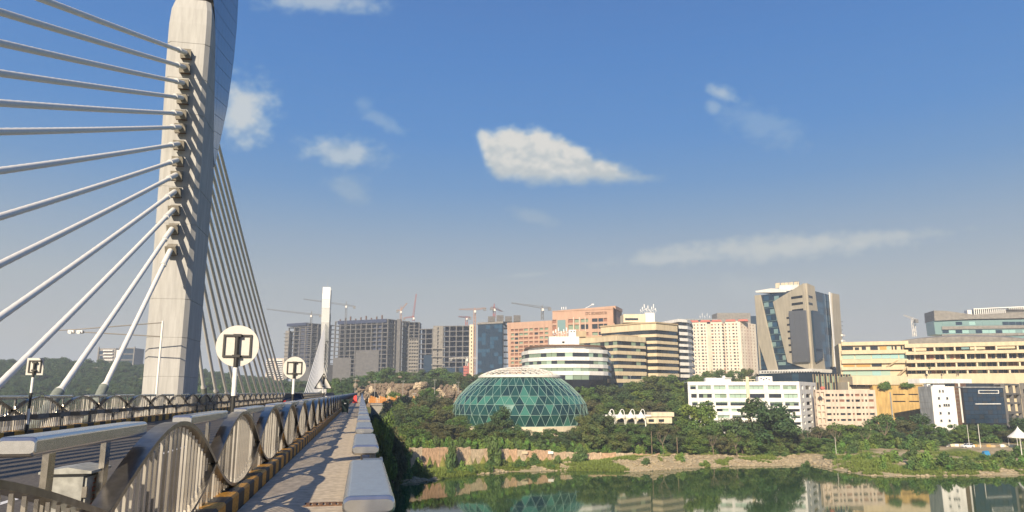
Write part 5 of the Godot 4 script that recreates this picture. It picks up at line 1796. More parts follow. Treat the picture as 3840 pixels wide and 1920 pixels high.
func make_tan_tower() -> void:
	var y0 := -6.0
	var o := building("angular_tower", "tan angular office tower with slanting blue glass stripe", 3048, 396, y0)
	var inv := o.transform.affine_inverse()
	var f := foot([[2860, 428], [3048, 396], [3166, 432], [2990, 462]])
	var a := face_frame(f[0], f[1]); var b := face_frame(f[1], f[2])
	level(o, "core", f, y0, on_wall(a, 2900, 1100).y, M.glass_navy)
	# left face
	poly_part(o, "stone_blade", a, [c8(703, 212), c8(748, 205), c8(904, 876), c8(822, 880), c8(735, 622)], 0.05, 1.2, M.tan)
	poly_part(o, "stone_wall", a, [c8(1140, 102), c8(868, 268), c8(998, 806), c8(1160, 862), c8(1196, 868)], 0.05, 1.2, M.tan)
	poly_part(o, "stone_wall", a, [c8(703, 212), c8(735, 622), c8(752, 870), c8(748, 880), c8(722, 500)], 0.05, 1.0, M.tan)
	for j in 11:      # glass storeys between the stone shapes
		var y := 232 + j * 59.0
		var sh := (y - 200) / 670.0
		for i in 3:
			var x0 := lerpf(758, 896, sh) + i * lerpf(46, 32, sh) + (12 if j == 0 else 0)
			if j == 10:
				x0 = 905 + i * 70
			var x1 := x0 + (lerpf(43, 29, sh) if j < 10 else 66.0)
			var p: Array = c8(x0, y - 18); var q: Array = c8(x1, y + (22 if j < 10 else 12))
			pix_box(o, "window", a, p[0], p[1], q[0], q[1], 0.03, 0.12, [M.glass_blue, M.glass_navy, M.glass_teal][(i + j * 2) % 3 if rng.randf() < 0.75 else 0])
		if j < 10:
			var p: Array = c8(lerpf(752, 892, sh), y + 26); var q: Array = c8(lerpf(752, 892, sh) + lerpf(140, 102, sh), y + 29)
			pix_box(o, "transom", a, p[0], p[1], q[0], q[1], 0.03, 0.3, M.glass_teal)
	for j in 4:
		var p: Array = c8(748, 720 + j * 40); var q: Array = c8(770 + j * 12, 752 + j * 38)
		pix_box(o, "window", a, p[0], p[1], q[0], q[1], 0.03, 0.12, M.glass_blue)
	for e in [[1032, 216, 1134, 238], [1036, 274, 1138, 296], [1040, 332, 1142, 350]]:
		var p: Array = c8(e[0], e[1]); var q: Array = c8(e[2], e[3])
		pix_box(o, "slot_window", a, p[0], p[1], q[0], q[1], 1.15, 1.26, M.glass_black)
	for j in 6:
		var p: Array = c8(990 + j * 5, 402 + j * 61); var q: Array = c8(1030 + j * 4, 420 + j * 61)
		pix_box(o, "slot_window", a, p[0], p[1], q[0], q[1], 1.15, 1.26, M.glass_black)
	poly_part(o, "grey_screen", a, [c8(1025, 352), c8(1168, 344), c8(1206, 806), c8(1062, 812)], 1.25, 2.6, M.glass_grey)
	for j in 8:
		for i in 3:
			var p: Array = c8(1034 + i * 46 + j * 4.4, 362 + j * 56); var q: Array = c8(1076 + i * 46 + j * 4.4, 414 + j * 56)
			pix_box(o, "screen_panel", a, p[0], p[1], q[0], q[1], 2.61, 2.68, M.glass_grey)
	# right face
	poly_part(o, "stone_wall", b, [c8(1140, 102), c8(1208, 130), c8(1306, 872), c8(1196, 868)], 0.05, 1.2, M.tan)
	poly_part(o, "stone_wall", b, [c8(1366, 190), c8(1430, 204), c8(1476, 902), c8(1390, 884)], 0.05, 1.2, M.tan)
	poly_part(o, "grey_screen", b, [c8(1172, 346), c8(1236, 356), c8(1268, 770), c8(1208, 806)], 1.25, 2.4, M.glass_navy)
	for j in 11:
		for i in 2:
			var sh := j / 11.0
			var p: Array = c8(lerpf(1236, 1300, sh) + i * lerpf(66, 42, sh), 208 + j * 59); var q: Array = c8(lerpf(1236, 1300, sh) + (i + 1) * lerpf(66, 42, sh) - 2, 262 + j * 59)
			pix_box(o, "window", b, p[0], p[1], q[0], q[1], 0.03, 0.12, M.glass_blue if (i + j) % 3 else M.glass_navy)
	pix_box(o, "bright_edge", b, c8(1364, 0)[0], c8(0, 190)[1], c8(1376, 0)[0], c8(0, 860)[1], 1.2, 1.5, M.white_wall)
	for j in 2:
		var p: Array = c8(1152, 214 + j * 62)
		pix_box(o, "slot_window", b, p[0] + 1, p[1], p[0] + 16, p[1] + 9, 1.15, 1.26, M.glass_black)
	for j in 7:
		var p: Array = c8(1446 + j * 2, 560 + j * 50)
		pix_box(o, "balcony", b, p[0], p[1], p[0] + 9, p[1] + 7, 1.1, 2.2, M.white_wall)
	# roof
	var t := wall_frame(2860, 425, 3005, 402, 1100, 0)
	poly_part(o, "roof_canopy", t, [c8(724, 172), c8(870, 148), c8(1000, 158), c8(1000, 182), c8(880, 186), c8(730, 186)], -14, 2.6, M.white_wall)
	poly_part(o, "roof_sign_plinth", t, [c8(905, 118), c8(1062, 112), c8(1062, 156), c8(900, 160)], -4, -1, M.white_wall)
	var x := 0
	for e in [[858, 896], [908, 934], [940, 968], [976, 984], [990, 1012], [1022, 1050], [1056, 1066]]:
		var p: Array = c8(e[0], 96 - x); var q: Array = c8(e[1], 140 - x * 1.2)
		pix_box(o, "sign_letter_back", t, p[0], p[1], q[0], q[1], -2.2, -1.9, M.cream_pale)
		x += 2
	for k in 8:
		var p: Array = c8(856 + k * 30, 92); var q: Array = c8(859 + k * 30, 160)
		pix_box(o, "sign_frame", t, p[0], p[1], q[0], q[1], -2.6, -2.4, M.crane_grey)
	for k in 2:
		var p: Array = c8(856, 92 + k * 20); var q: Array = c8(1070, 95 + k * 20)
		pix_box(o, "sign_frame", t, p[0], p[1], q[0], q[1], -2.39, -2.25, M.crane_grey)
	# podium
	var yb := on_wall(a, 2900, 1389).y; var yc := on_wall(a, 2900, 1401).y
	var g := foot([[2852, 424], [3050, 388], [3200, 420], [3000, 470]])
	level(o, "podium_band", g, yc, yb, M.white_wall)
	level(o, "podium", g, y0, yc - 0.02, M.glass_navy, -0.6)
	for k in 22:
		var p: Array = c8(755 + k * 24, 890); var q: Array = c8(770 + k * 24, 900)
		pix_box(o, "podium_opening", face_frame(g[0], g[1]), p[0], p[1], q[0], q[1], 0.0, 0.1, M.glass_dark)
	panes(o, g[0], g[1], y_at(1440, 400), yc - 0.3, 5.0, [M.glass_blue, M.glass_navy, M.glass_navy], -0.5)
	# finned glass annexe
	o = building("glass_annexe", "dark glass annexe with pale upright fins below the angular tower", 3120, 352, -14)
	g = foot([[3052, 352], [3194, 352], [3194, 372], [3052, 372]])
	level(o, "core", g, -14, y_at(1404, 352), M.glass_black)
	t = o.transform.affine_inverse() * face_frame(g[0], g[1])
	var l := g[0].distance_to(g[1])
	for k in 15:
		wbox(o, "fin", M.sand, Vector3(l * k / 14.0 - 0.1, y_at(1464, 352), 0.05), Vector3(l * k / 14.0 + 0.1, y_at(1403, 352), 0.55), t)
		if k < 14:
			wbox(o, "window", [M.glass_sage, M.glass_dark, M.glass_dark][k % 3], Vector3(l * k / 14.0 + 0.15, y_at(1462, 352), 0.02), Vector3(l * (k + 1) / 14.0 - 0.15, y_at(1436, 352), 0.09), t)
			wbox(o, "window", [M.glass_dark, M.glass_sage][k % 2], Vector3(l * k / 14.0 + 0.15, y_at(1434, 352), 0.02), Vector3(l * (k + 1) / 14.0 - 0.15, y_at(1410, 352), 0.09), t)
	# glass sliver behind
	t = wall_frame(3150, 560, 3172, 560, 1240, 0)
	o = thing("background_tower", "thin dark glass tower edge behind the angular tower", "building", t)
	pix_box(o, "block", t, 3120, 1200, 3160, 1420, -16, 0, M.glass_navy)
	for j in 14:
		pix_box(o, "floor_band", t, 3120, 1206 + j * 15, 3161, 1208 + j * 15, 0.0, 0.25, M.glass_grey)

func make_white_office() -> void:
	var y0 := -19.0
	var o := building("white_office", "long white office with separate green-tinted windows among the trees", 2790, 299, y0)
	var inv := o.transform.affine_inverse()
	var t := wall_frame(2580, 303, 2998, 297, 1470, 0)
	var l := wall_length(2580, 303, 2998, 297, 1470)
	var top := on_wall(t, 2790, 1431).y
	var rows := rows_at(t, 2790, [[1445, 1460], [1477, 1492], [1507, 1521], [1533, 1543], [1557, 1567], [1582, 1592], [1606, 1616]])
	var cx := [[1006, 1060], [1080, 1206], [1234, 1348], [1376, 1542], [1568, 1716], [1758, 1878], [1904, 2036]]
	var q := inv * t
	var y := top
	for j in rows.size():
		var r: Array = rows[j]
		wbox(o, "spandrel", M.white_wall, Vector3(0, r[1], -0.6), Vector3(l, y, 0.12), q)
		var x := 0.0
		for c in cx:
			var k: float = 2200.0 + c[0] * 0.3882 + j * 2.2; var k2: float = 2200.0 + c[1] * 0.3882 + j * 2.2
			var xa := on_wall(t, k, 1500).x; var xb := on_wall(t, k2, 1500).x
			wbox(o, "pier", M.white_wall, Vector3(x, r[0], -0.6), Vector3(xa, r[1], 0), q)
			var n := maxi(2, roundi((xb - xa) / 2.0))
			var light := rng.randf() < (0.6 if j < 2 else 0.15)
			for i in n:
				var m: Material = M.glass_dark
				if light or rng.randf() < 0.2:
					m = [M.glass_mint, M.glass_sage, M.glass_mint][rng.randi() % 3]
				elif j >= 3:
					m = M.glass_black
				wbox(o, "window", m, Vector3(lerpf(xa, xb, i / float(n)) + 0.05, r[0] + 0.05, -0.5), Vector3(lerpf(xa, xb, (i + 1.0) / n) - 0.05, r[1] - (0.05 if j % 2 else 0.5), -0.4), q)
				if j % 2 == 0:
					wbox(o, "fanlight", M.glass_mint, Vector3(lerpf(xa, xb, i / float(n)) + 0.05, r[1] - 0.45, -0.5), Vector3(lerpf(xa, xb, (i + 1.0) / n) - 0.05, r[1] - 0.05, -0.4), q)
			x = xb
		wbox(o, "pier", M.white_wall, Vector3(x, r[0], -0.6), Vector3(l, r[1], 0), q)
		y = r[0]
	wbox(o, "spandrel", M.white_wall, Vector3(0, y0, -0.6), Vector3(l, y, 0.12), q)
	body(o, t, 0.05, l - 0.05, y0, top - 0.3, 16, M.glass_black, -0.61)
	wbox(o, "roof_slab", M.white_wall, Vector3(0, top - 0.28, -16), Vector3(l, top - 0.02, -0.61), q)
	var p := on_wall(t, 2804, 1470)
	wbox(o, "lift_shaft", M.cream_pale, Vector3(p.x - 0.6, y0, 0.13), Vector3(p.x + 0.6, top + 2.0, 0.7), q)
	# side face
	var t2 := wall_frame(2999, 297, 3062, 330, 1470, 0)
	var l2 := wall_length(2999, 297, 3062, 330, 1470)
	pierced(o, t2, 0.15, l2, y0, top, rows, [[l2 * 0.12, l2 * 0.2], [l2 * 0.34, l2 * 0.62], [l2 * 0.78, l2 * 0.92]], M.white_wall, [M.glass_black, M.glass_dark], 0.5)
	body(o, t2, 0.2, l2, y0, top - 0.3, 1.2, M.white_wall, -0.52)
	# roof things
	for e in [[2650, 2690, 1416, 1433], [2686, 2746, 1417, 1433], [2850, 2902, 1411, 1431]]:
		pix_box(o, "roof_room", t, e[0], e[2], e[1], e[3], -9, -3, M.white_wall)
	pix_box(o, "roof_room", t, 2716, 1408, 2725, 1418, -7, -4, M.white_wall)
	pix_box(o, "roof_canopy", t, 2720, 1416, 2748, 1418, -10, -2, M.white_wall)
	for k in 4:
		pix_box(o, "roof_vent", t, 2857 + k * 10, 1416 + (k % 2) * 5, 2862 + k * 10, 1421 + (k % 2) * 5, -3, -2.9, M.glass_dark)
	pix_box(o, "roof_pergola", t, 2790, 1422, 2836, 1424, -8, -2, M.cream_pale)
	for k in 4:
		pix_box(o, "pergola_post", t, 2792 + k * 14, 1424, 2794 + k * 14, 1432, -3, -2.6, M.cream_pale)
	# pale pink block
	o = building("pink_office", "pale pink block with small dark windows next to the white office", 3160, 312, -19)
	t = wall_frame(3056, 314, 3282, 318, 1470, 0)
	l = wall_length(3056, 314, 3282, 318, 1470)
	top = on_wall(t, 3150, 1462).y
	rows = rows_at(t, 3150, [[1477, 1486], [1498, 1507], [1525, 1533], [1549, 1557], [1571, 1579], [1596, 1604]])
	var cols := []
	var xx := l * 0.17
	var pat := [2.2, 0.9, 0.9, 2.4, 1.8, 1.0]
	var k := 0
	while xx < l - 3.0:
		cols.append([xx, xx + pat[k % 6]])
		xx += pat[k % 6] + 0.75
		k += 1
	pierced(o, t, l * 0.15, l, -19, top, rows, cols, M.pink_pale, [M.pink_dark, M.glass_black, M.glass_dark], 0.5)
	body(o, t, 0.1, l, -19, top - 0.1, 1.5, M.pink_pale, -0.52)
	inv = o.transform.affine_inverse()
	for j in 7:
		wbox(o, "stair_slab", M.pink_pale, Vector3(0.0, top - 0.9 - j * 2.75, -0.4), Vector3(l * 0.15, top - 0.1 - j * 2.75, 0.2), inv * t)
	for i in 3:
		wbox(o, "stair_post", M.pink_pale, Vector3(l * 0.07 * i, -19, -0.45), Vector3(l * 0.07 * i + 0.6, top + 0.2, 0.3), inv * t)
	var s := Solid.new()
	s.lathe([Vector2(0.01, 0), Vector2(0.8, 0), Vector2(1.0, 0.5), Vector2(0.7, 1.2), Vector2(0.01, 1.4)], 12, Transform3D(Basis.IDENTITY, at(3085, 1461, 306)))
	add(o, "water_tank", s.mesh(), M.roof_red, inv)

func make_mall() -> void:
	# yellow wall
	var o := building("yellow_wall_block", "big blank yellow wall with dark slots under the terraced mall", 3360, 338, -18)
	var t := wall_frame(3274, 338, 3462, 338, 1470, 0)
	var l := wall_length(3274, 338, 3462, 338, 1470)
	body(o, t, 0, l, -18, y_at(1443, 338), 20, M.yellow_wall, 0.0)
	for e in [[665, 888, 775], [810, 888, 895], [665, 953, 780], [815, 953, 905]]:
		var p: Array = c9(e[0], e[1] - 4); var q: Array = c9(e[2], e[1] + 5)
		pix_box(o, "slot", t, p[0], p[1], q[0], q[1], 0.01, 0.15, M.glass_black)
	pix_box(o, "ledge", t, 3195, 1412, 3465, 1443, -16, 0.6, M.cream)
	pix_box(o, "ramp_wall", t, 3192, 1432, 3275, 1480, -14, -3, M.cream_pale)
	for k in 2:
		pix_box(o, "garage_opening", t, 3196 + k * 28, 1439, 3220 + k * 34, 1449, -3, -2.8, M.glass_black)
	pix_box(o, "down_pipe", t, 3340, 1470, 3344, 1572, 0.01, 0.3, M.grey_wall)
	for e in [[3326, 1445, 62, 36], [3412, 1442, 72, 26], [3485, 1440, 44, 20]]:
		var b := add(self, "planter_shrub", bushes[1], M.leaf, Transform3D(Basis.IDENTITY.scaled(Vector3(e[2] / F * 338 * 0.62, e[3] / F * 338 * 0.75, 1.3)), at(e[0], e[1] + e[3] * 0.45, 337)))
		tag(b, "shrub spilling over the ledge of the yellow wall", "shrub", "shrubs on the yellow ledge")
	# mall, left part
	o = building("terraced_mall", "broad cream mall with terraces and a low curved roof", 3500, 366, -12)
	t = wall_frame(3160, 376, 3408, 366, 1470, 0)
	l = wall_length(3160, 376, 3408, 366, 1470)
	body(o, t, 0, l, -12, on_wall(t, 3280, 1286).y, 26, M.cream, -0.8)
	for e in [[398, 432], [478, 512], [564, 600], [634, 662], [716, 800]]:
		var p: Array = c9(185, e[0]); var q: Array = c9(806, e[1])
		pix_box(o, "fascia", t, p[0], p[1], q[0], q[1], -0.9, 0.7, M.cream)
	for e in [[188, 445, 296, 476, 0], [312, 452, 352, 476, 0], [376, 445, 416, 474, 0], [456, 440, 526, 476, 0], [544, 440, 606, 476, 3], [612, 440, 648, 478, 1], [655, 440, 668, 480, 0], [684, 440, 702, 480, 0], [740, 440, 756, 480, 0], [788, 440, 838, 482, 0], [196, 516, 306, 562, 1], [316, 516, 462, 562, 1], [470, 514, 560, 556, 2], [563, 514, 640, 556, 2], [643, 514, 716, 556, 2], [726, 514, 796, 556, 2], [204, 602, 312, 632, 3], [326, 602, 458, 632, 3], [470, 600, 562, 630, 0], [204, 662, 330, 714, 1], [333, 662, 470, 714, 1], [473, 662, 560, 714, 2], [563, 662, 644, 714, 1]]:
		var p: Array = c9(e[0], e[1]); var q: Array = c9(e[2], e[3])
		pix_box(o, "window", t, p[0], p[1], q[0], q[1], -0.79, -0.6, [M.glass_dark, M.glass_mint, M.glass_aqua, M.glass_amber][e[4]])
	for e in [[600, 632, 706, 572, 1], [704, 710, 796, 640, 1]]:
		poly_part(o, "stair_flight", t, [c9(e[0], e[1]), c9(e[0] + 24, e[1]), c9(e[2] + 10, e[3]), c9(e[2] - 12, e[3])], -0.7, 1.0, M.sand)
	# mall, right part
	var t2 := wall_frame(3410, 364, 3880, 344, 1470, 0)
	var l2 := wall_length(3410, 364, 3880, 344, 1470)
	var tops := []
	for y in [432, 500, 578, 648, 712]:
		tops.append(on_wall(t2, 3600, c9(0, y)[1]).y)
	body(o, t2, 0, l2, -12, tops[0] - 0.5, 30, M.cream, -3.2)
	var inv := o.transform.affine_inverse()
	for j in 5:
		wbox(o, "terrace_slab", M.cream, Vector3(0, tops[j] - (0.7 if j < 4 else 9.0), -3.5), Vector3(l2, tops[j] + (0.85 if j else 1.2), 0.3 + j * 0.12), inv * t2)
	for j in 4:
		var n := 12
		for i in n:
			var xa := l2 * (i + 0.02) / n; var xb := l2 * (i + 0.9) / n
			wbox(o, "window", [M.glass_black, M.glass_dark, M.brick, M.glass_dark, M.glass_sage][rng.randi() % 5], Vector3(xa + 0.3, tops[j + 1] + 0.87, -3.19), Vector3(lerpf(xa, xb, 0.55), tops[j] - 0.72, -3.05), inv * t2)
			wbox(o, "window", [M.glass_black, M.glass_dark, M.pink_dark, M.glass_black][rng.randi() % 4], Vector3(lerpf(xa, xb, 0.6), tops[j + 1] + 0.87, -3.19), Vector3(xb, tops[j] - 0.72, -3.05), inv * t2)
			if (i + j) % 2 == 0:
				wbox(o, "column", M.cream_pale, Vector3(xb, tops[j + 1] + 0.85, -0.9), Vector3(xb + 0.7, tops[j] - 0.7, 0.1), inv * t2)
	for e in [[845, 432, 975, 484, 0], [978, 422, 1262, 438, 1], [1300, 424, 1372, 470, 2], [1380, 416, 1520, 470, 0], [1520, 404, 1790, 424, 1], [1630, 424, 1800, 462, 0]]:
		var p: Array = c9(e[0], e[1]); var q: Array = c9(e[2], e[3])
		pix_box(o, "roof_pavilion", t2, p[0], p[1], q[0], q[1], -3.0, -0.4, [M.cream, M.white_wall, M.glass_teal][e[4]])
	# low curved roof behind
	var s := Solid.new()
	var row := []
	for i in 25:
		var x := i / 24.0
		var px := lerpf(3325.0, 3960.0, x)
		var h := sin(PI * x)
		var r := []
		for k in 7:
			var z := k / 6.0
			var d := 392.0 + z * 60.0
			var pp := at(px, 1300, 392.0 + z * 40.0)
			pp.y = y_at(1290, 380) + (y_at(1252, 400) - y_at(1290, 380)) * sqrt(maxf(h, 0.0)) * sin(PI * (0.5 + z) / 1.5 * 0.75)
			r.append(pp)
		row.append(r)
	for i in 24:
		for k in 6:
			s.quad(row[i][k], row[i + 1][k], row[i + 1][k + 1], row[i][k + 1])
		s.quad(row[i][0] + Vector3.DOWN * 14, row[i + 1][0] + Vector3.DOWN * 14, row[i + 1][0], row[i][0])
	add(o, "curved_roof", s.mesh(), M.raw_pale, inv)
	# palms on the terraces
	for e in [[3486, 1396, 13, 26], [3694, 1390, 15, 28], [3538, 1394, 8, 14], [3594, 1392, 9, 16], [3644, 1392, 9, 15], [3590, 1402, 9, 14]]:
		var d := 354.0
		var p := at(e[0], e[1], d)
		var pl := thing("potted_palm", "small palm standing on the mall's planted terrace", "palm", Transform3D(Basis.IDENTITY, Vector3(p.x, y_at(1402, d), p.z)), "palms on the mall terrace")
		var h: float = e[3] / F * d
		var st := Solid.new()
		st.tube([Vector3(0, -0.6, 0), Vector3(0.1, h * 0.7, 0)], [0.14, 0.09], 6)
		add(pl, "trunk", st.mesh(), M.bark_pale)
		st = Solid.new()
		st.tinted = true
		for k in 14:
			var a := TAU * k / 14.0 + rng.randf()
			var dir := Vector3(cos(a), 0, sin(a)); var sd := Vector3(-sin(a), 0, cos(a)) * 0.22
			var b := Vector3(0.1, h * 0.7, 0)
			st.tint = Color(0.06, 0.09, 0.025) * rng.randf_range(0.7, 1.3)
			var w: float = e[2] / F * d * 0.5
			var m := b + dir * w * 0.6 + Vector3.UP * h * rng.randf_range(0.1, 0.3); var tip := b + dir * w * 1.1 + Vector3.UP * h * rng.randf_range(-0.15, 0.1)
			st.quad(b - sd * 0.4, b + sd * 0.4, m + sd, m - sd); st.tri(m - sd, m + sd, tip)
		add(pl, "fronds", st.mesh(), M.leaf)
	# small white and grey building
	o = building("narrow_house", "narrow white and grey building with few small windows", 3490, 291, -18.5)
	t = wall_frame(3444, 299, 3492, 292, 1470, 0)
	l = wall_length(3444, 299, 3492, 292, 1470)
	top_wall(o, t, l, 1449, 3466, 0.5, M.grey_wall)
	for j in 6:
		for i in 2:
			var p: Array = c9(920 + i * 50, 846 + j * 58)
			pix_box(o, "joint", t, p[0], p[1], p[0] + 16, p[1] + 0.7, 0.0, 0.06, M.raw_pale)
	t = wall_frame(3493, 292, 3580, 291, 1470, 0)
	l = wall_length(3493, 292, 3580, 291, 1470)
	top_wall(o, t, l, 1449, 3530, 0.5, M.white_wall)
	for e in [[1092, 848, 14], [1122, 848, 14], [1082, 914, 18], [1160, 914, 18], [1090, 984, 18], [1134, 978, 16], [1154, 978, 16], [1176, 978, 16], [1098, 1052, 18], [1176, 1052, 18], [1106, 1122, 18], [1182, 1122, 18]]:
		var p: Array = c9(e[0], e[1])
		pix_box(o, "window", t, p[0], p[1], p[0] + e[2] * 0.4, p[1] + 8, 0.0, 0.12, M.glass_dark)
		pix_box(o, "sill", t, p[0] - 0.6, p[1] + 8, p[0] + e[2] * 0.4 + 0.6, p[1] + 9, 0.0, 0.3, M.grey_wall)
	pix_box(o, "parapet", t, 3500, 1443, 3545, 1449, -6, -0.5, M.white_wall)
	pix_box(o, "water_tank", t, 3497, 1440, 3510, 1449, -8, -5, M.white_wall)
	level(o, "roof_slab", foot([[3446, 299], [3492, 293], [3579, 292], [3560, 304]]), y_at(1450, 292) - 0.3, y_at(1450, 292), M.raw_pale)
	# brick strip and dark glass office
	o = building("brick_strip", "tall rough brick side wall beside the dark glass office", 3590, 301, -18.5)
	t = wall_frame(3580, 300, 3606, 298, 1470, 0)
	l = wall_length(3580, 300, 3606, 298, 1470)
	top_wall(o, t, l, 1438, 3592, 9, M.brick)
	pix_box(o, "pale_edge", t, 3602, 1436, 3608, 1585, 0.01, 0.4, M.white_wall)
	for j in 9:
		pix_box(o, "lintel", t, 3578, 1450 + j * 15, 3600, 1452 + j * 15, 0.01, 0.2, M.raw_pale)
	o = building("glass_office", "dark blue glass office with white outline strips below the mall", 3680, 299, -18.5)
	t = wall_frame(3611, 297, 3764, 303, 1470, 0)
	l = wall_length(3611, 297, 3764, 303, 1470)
	body(o, t, 0, l, -18.5, y_at(1455, 299), 14, M.glass_black, -0.1)
	inv = o.transform.affine_inverse()
	var y1 := y_at(1456, 299)
	for j in 8:
		for i in 9:
			wbox(o, "window", M.glass_navy if (i * 3 + j) % 5 else M.glass_dark, Vector3(l * i / 9.0 + 0.06, y1 - 1.75 * (j + 1) + 0.06, -0.08), Vector3(l * (i + 1) / 9.0 - 0.06, y1 - 1.75 * j - 0.06, 0.02), inv * t)
	pix_box(o, "roof_edge", t, 3606, 1450, 3768, 1454, -14, 0.4, M.grey_wall)
	pix_box(o, "white_strip", t, 3657, 1513, 3752, 1516, 0.03, 0.25, M.white_wall)
	for e in [[3668, 1463, 3744, 1465], [3668, 1474, 3744, 1476], [3668, 1465, 3670, 1474], [3742, 1465, 3744, 1474]]:
		pix_box(o, "white_strip", t, e[0], e[1], e[2], e[3], 0.03, 0.25, M.white_wall)
	pix_box(o, "roof_canopy", t, 3524, 1419, 3724, 1437, -16, -10, M.white_wall)
	pix_box(o, "roof_storey", t, 3600, 1437, 3760, 1450, -14, -3, M.glass_dark)
	# grey frame building
	o = building("grey_frame_building", "grey concrete frame building with open bays at the picture's right edge", 3800, 310, -18.5)
	t = wall_frame(3768, 303, 3822, 322, 1470, 0)
	l = wall_length(3768, 303, 3822, 322, 1470)
	skeleton(o, t, 0, l, -18.5, y_at(1438, 308), 6, 2, 10, M.raw, M.raw_inner)
	t = wall_frame(3823, 322, 3930, 312, 1470, 0)
	l = wall_length(3823, 322, 3930, 312, 1470)
	var rows := []
	for j in 5:
		rows.append([y_at(1440, 318) - 4.1 - j * 2.95, y_at(1440, 318) - 2.2 - j * 2.95])
	pierced(o, t, 0.4, l, -18.5, y_at(1436, 318), rows, [[1.4, 4.2], [5.0, 7.6], [8.6, 11.0]], M.raw_pale, [M.glass_black, M.glass_dark])
	body(o, t, 0.45, l, -18.5, y_at(1437, 318), 8, M.raw)
	# teal office on the hill
	o = building("teal_office", "pale teal glass office with wedge roof and louvres above the mall", 3680, 600, -4)
	t = wall_frame(3502, 606, 3900, 590, 1470, 0)
	inv = o.transform.affine_inverse()
	l = wall_length(3502, 606, 3900, 590, 1470)
	poly_part(o, "core", t, [c9(1045, 205), c9(1990, 190), c9(1990, 380), c9(1062, 330)], -20, -0.5, M.glass_teal)
	poly_part(o, "wedge_roof", t, [c9(1040, 112), c9(1160, 116), c9(1410, 150), c9(1990, 118), c9(1990, 180), c9(1420, 190), c9(1046, 206)], -22, 1.4, M.raw_pale)
	for e in [[250, 280], [322, 345]]:
		poly_part(o, "spandrel", t, [c9(1118, e[0] + 8), c9(1990, e[0] - 6), c9(1990, e[1] - 6), c9(1118, e[1] + 8)], -0.6, 0.8, M.raw_pale)
	for j in 2:
		for i in 14:
			var p: Array = c9(1126 + i * 62, 214 + j * 76); var q: Array = c9(1184 + i * 62, 244 + j * 76)
			pix_box(o, "window", t, p[0], p[1], q[0], q[1], -0.49, -0.3, [M.glass_teal, M.glass_aqua, M.glass_navy, M.glass_teal][rng.randi() % 4])
	for i in 16:
		var p: Array = c9(1416 + i * 19, 98); var q: Array = c9(1424 + i * 19, 152)
		pix_box(o, "louvre", t, p[0], p[1], q[0], q[1], -3, 0.5, M.white_wall)
	for i in 10:
		var p: Array = c9(1740 + i * 19, 78); var q: Array = c9(1748 + i * 19, 100)
		pix_box(o, "louvre", t, p[0], p[1], q[0], q[1], -3, 0.5, M.white_wall)
	poly_part(o, "roof_rail", t, [c9(1410, 92), c9(1990, 66), c9(1990, 74), c9(1410, 100)], -4, 0.6, M.white_wall)
	pix_box(o, "plant_screen", t, 3656, 1160, 3860, 1180, -12, -3.2, M.raw)
	pix_box(o, "roof_box", t, 3630, 1162, 3646, 1180, -8, -1, M.white_wall)

func top_wall(o: Node3D, t: Transform3D, l: float, py: float, px: float, depth: float, m: Material) -> void:
	body(o, t, 0.0, l, -18.5, on_wall(t, px, py).y, depth, m, 0.0)

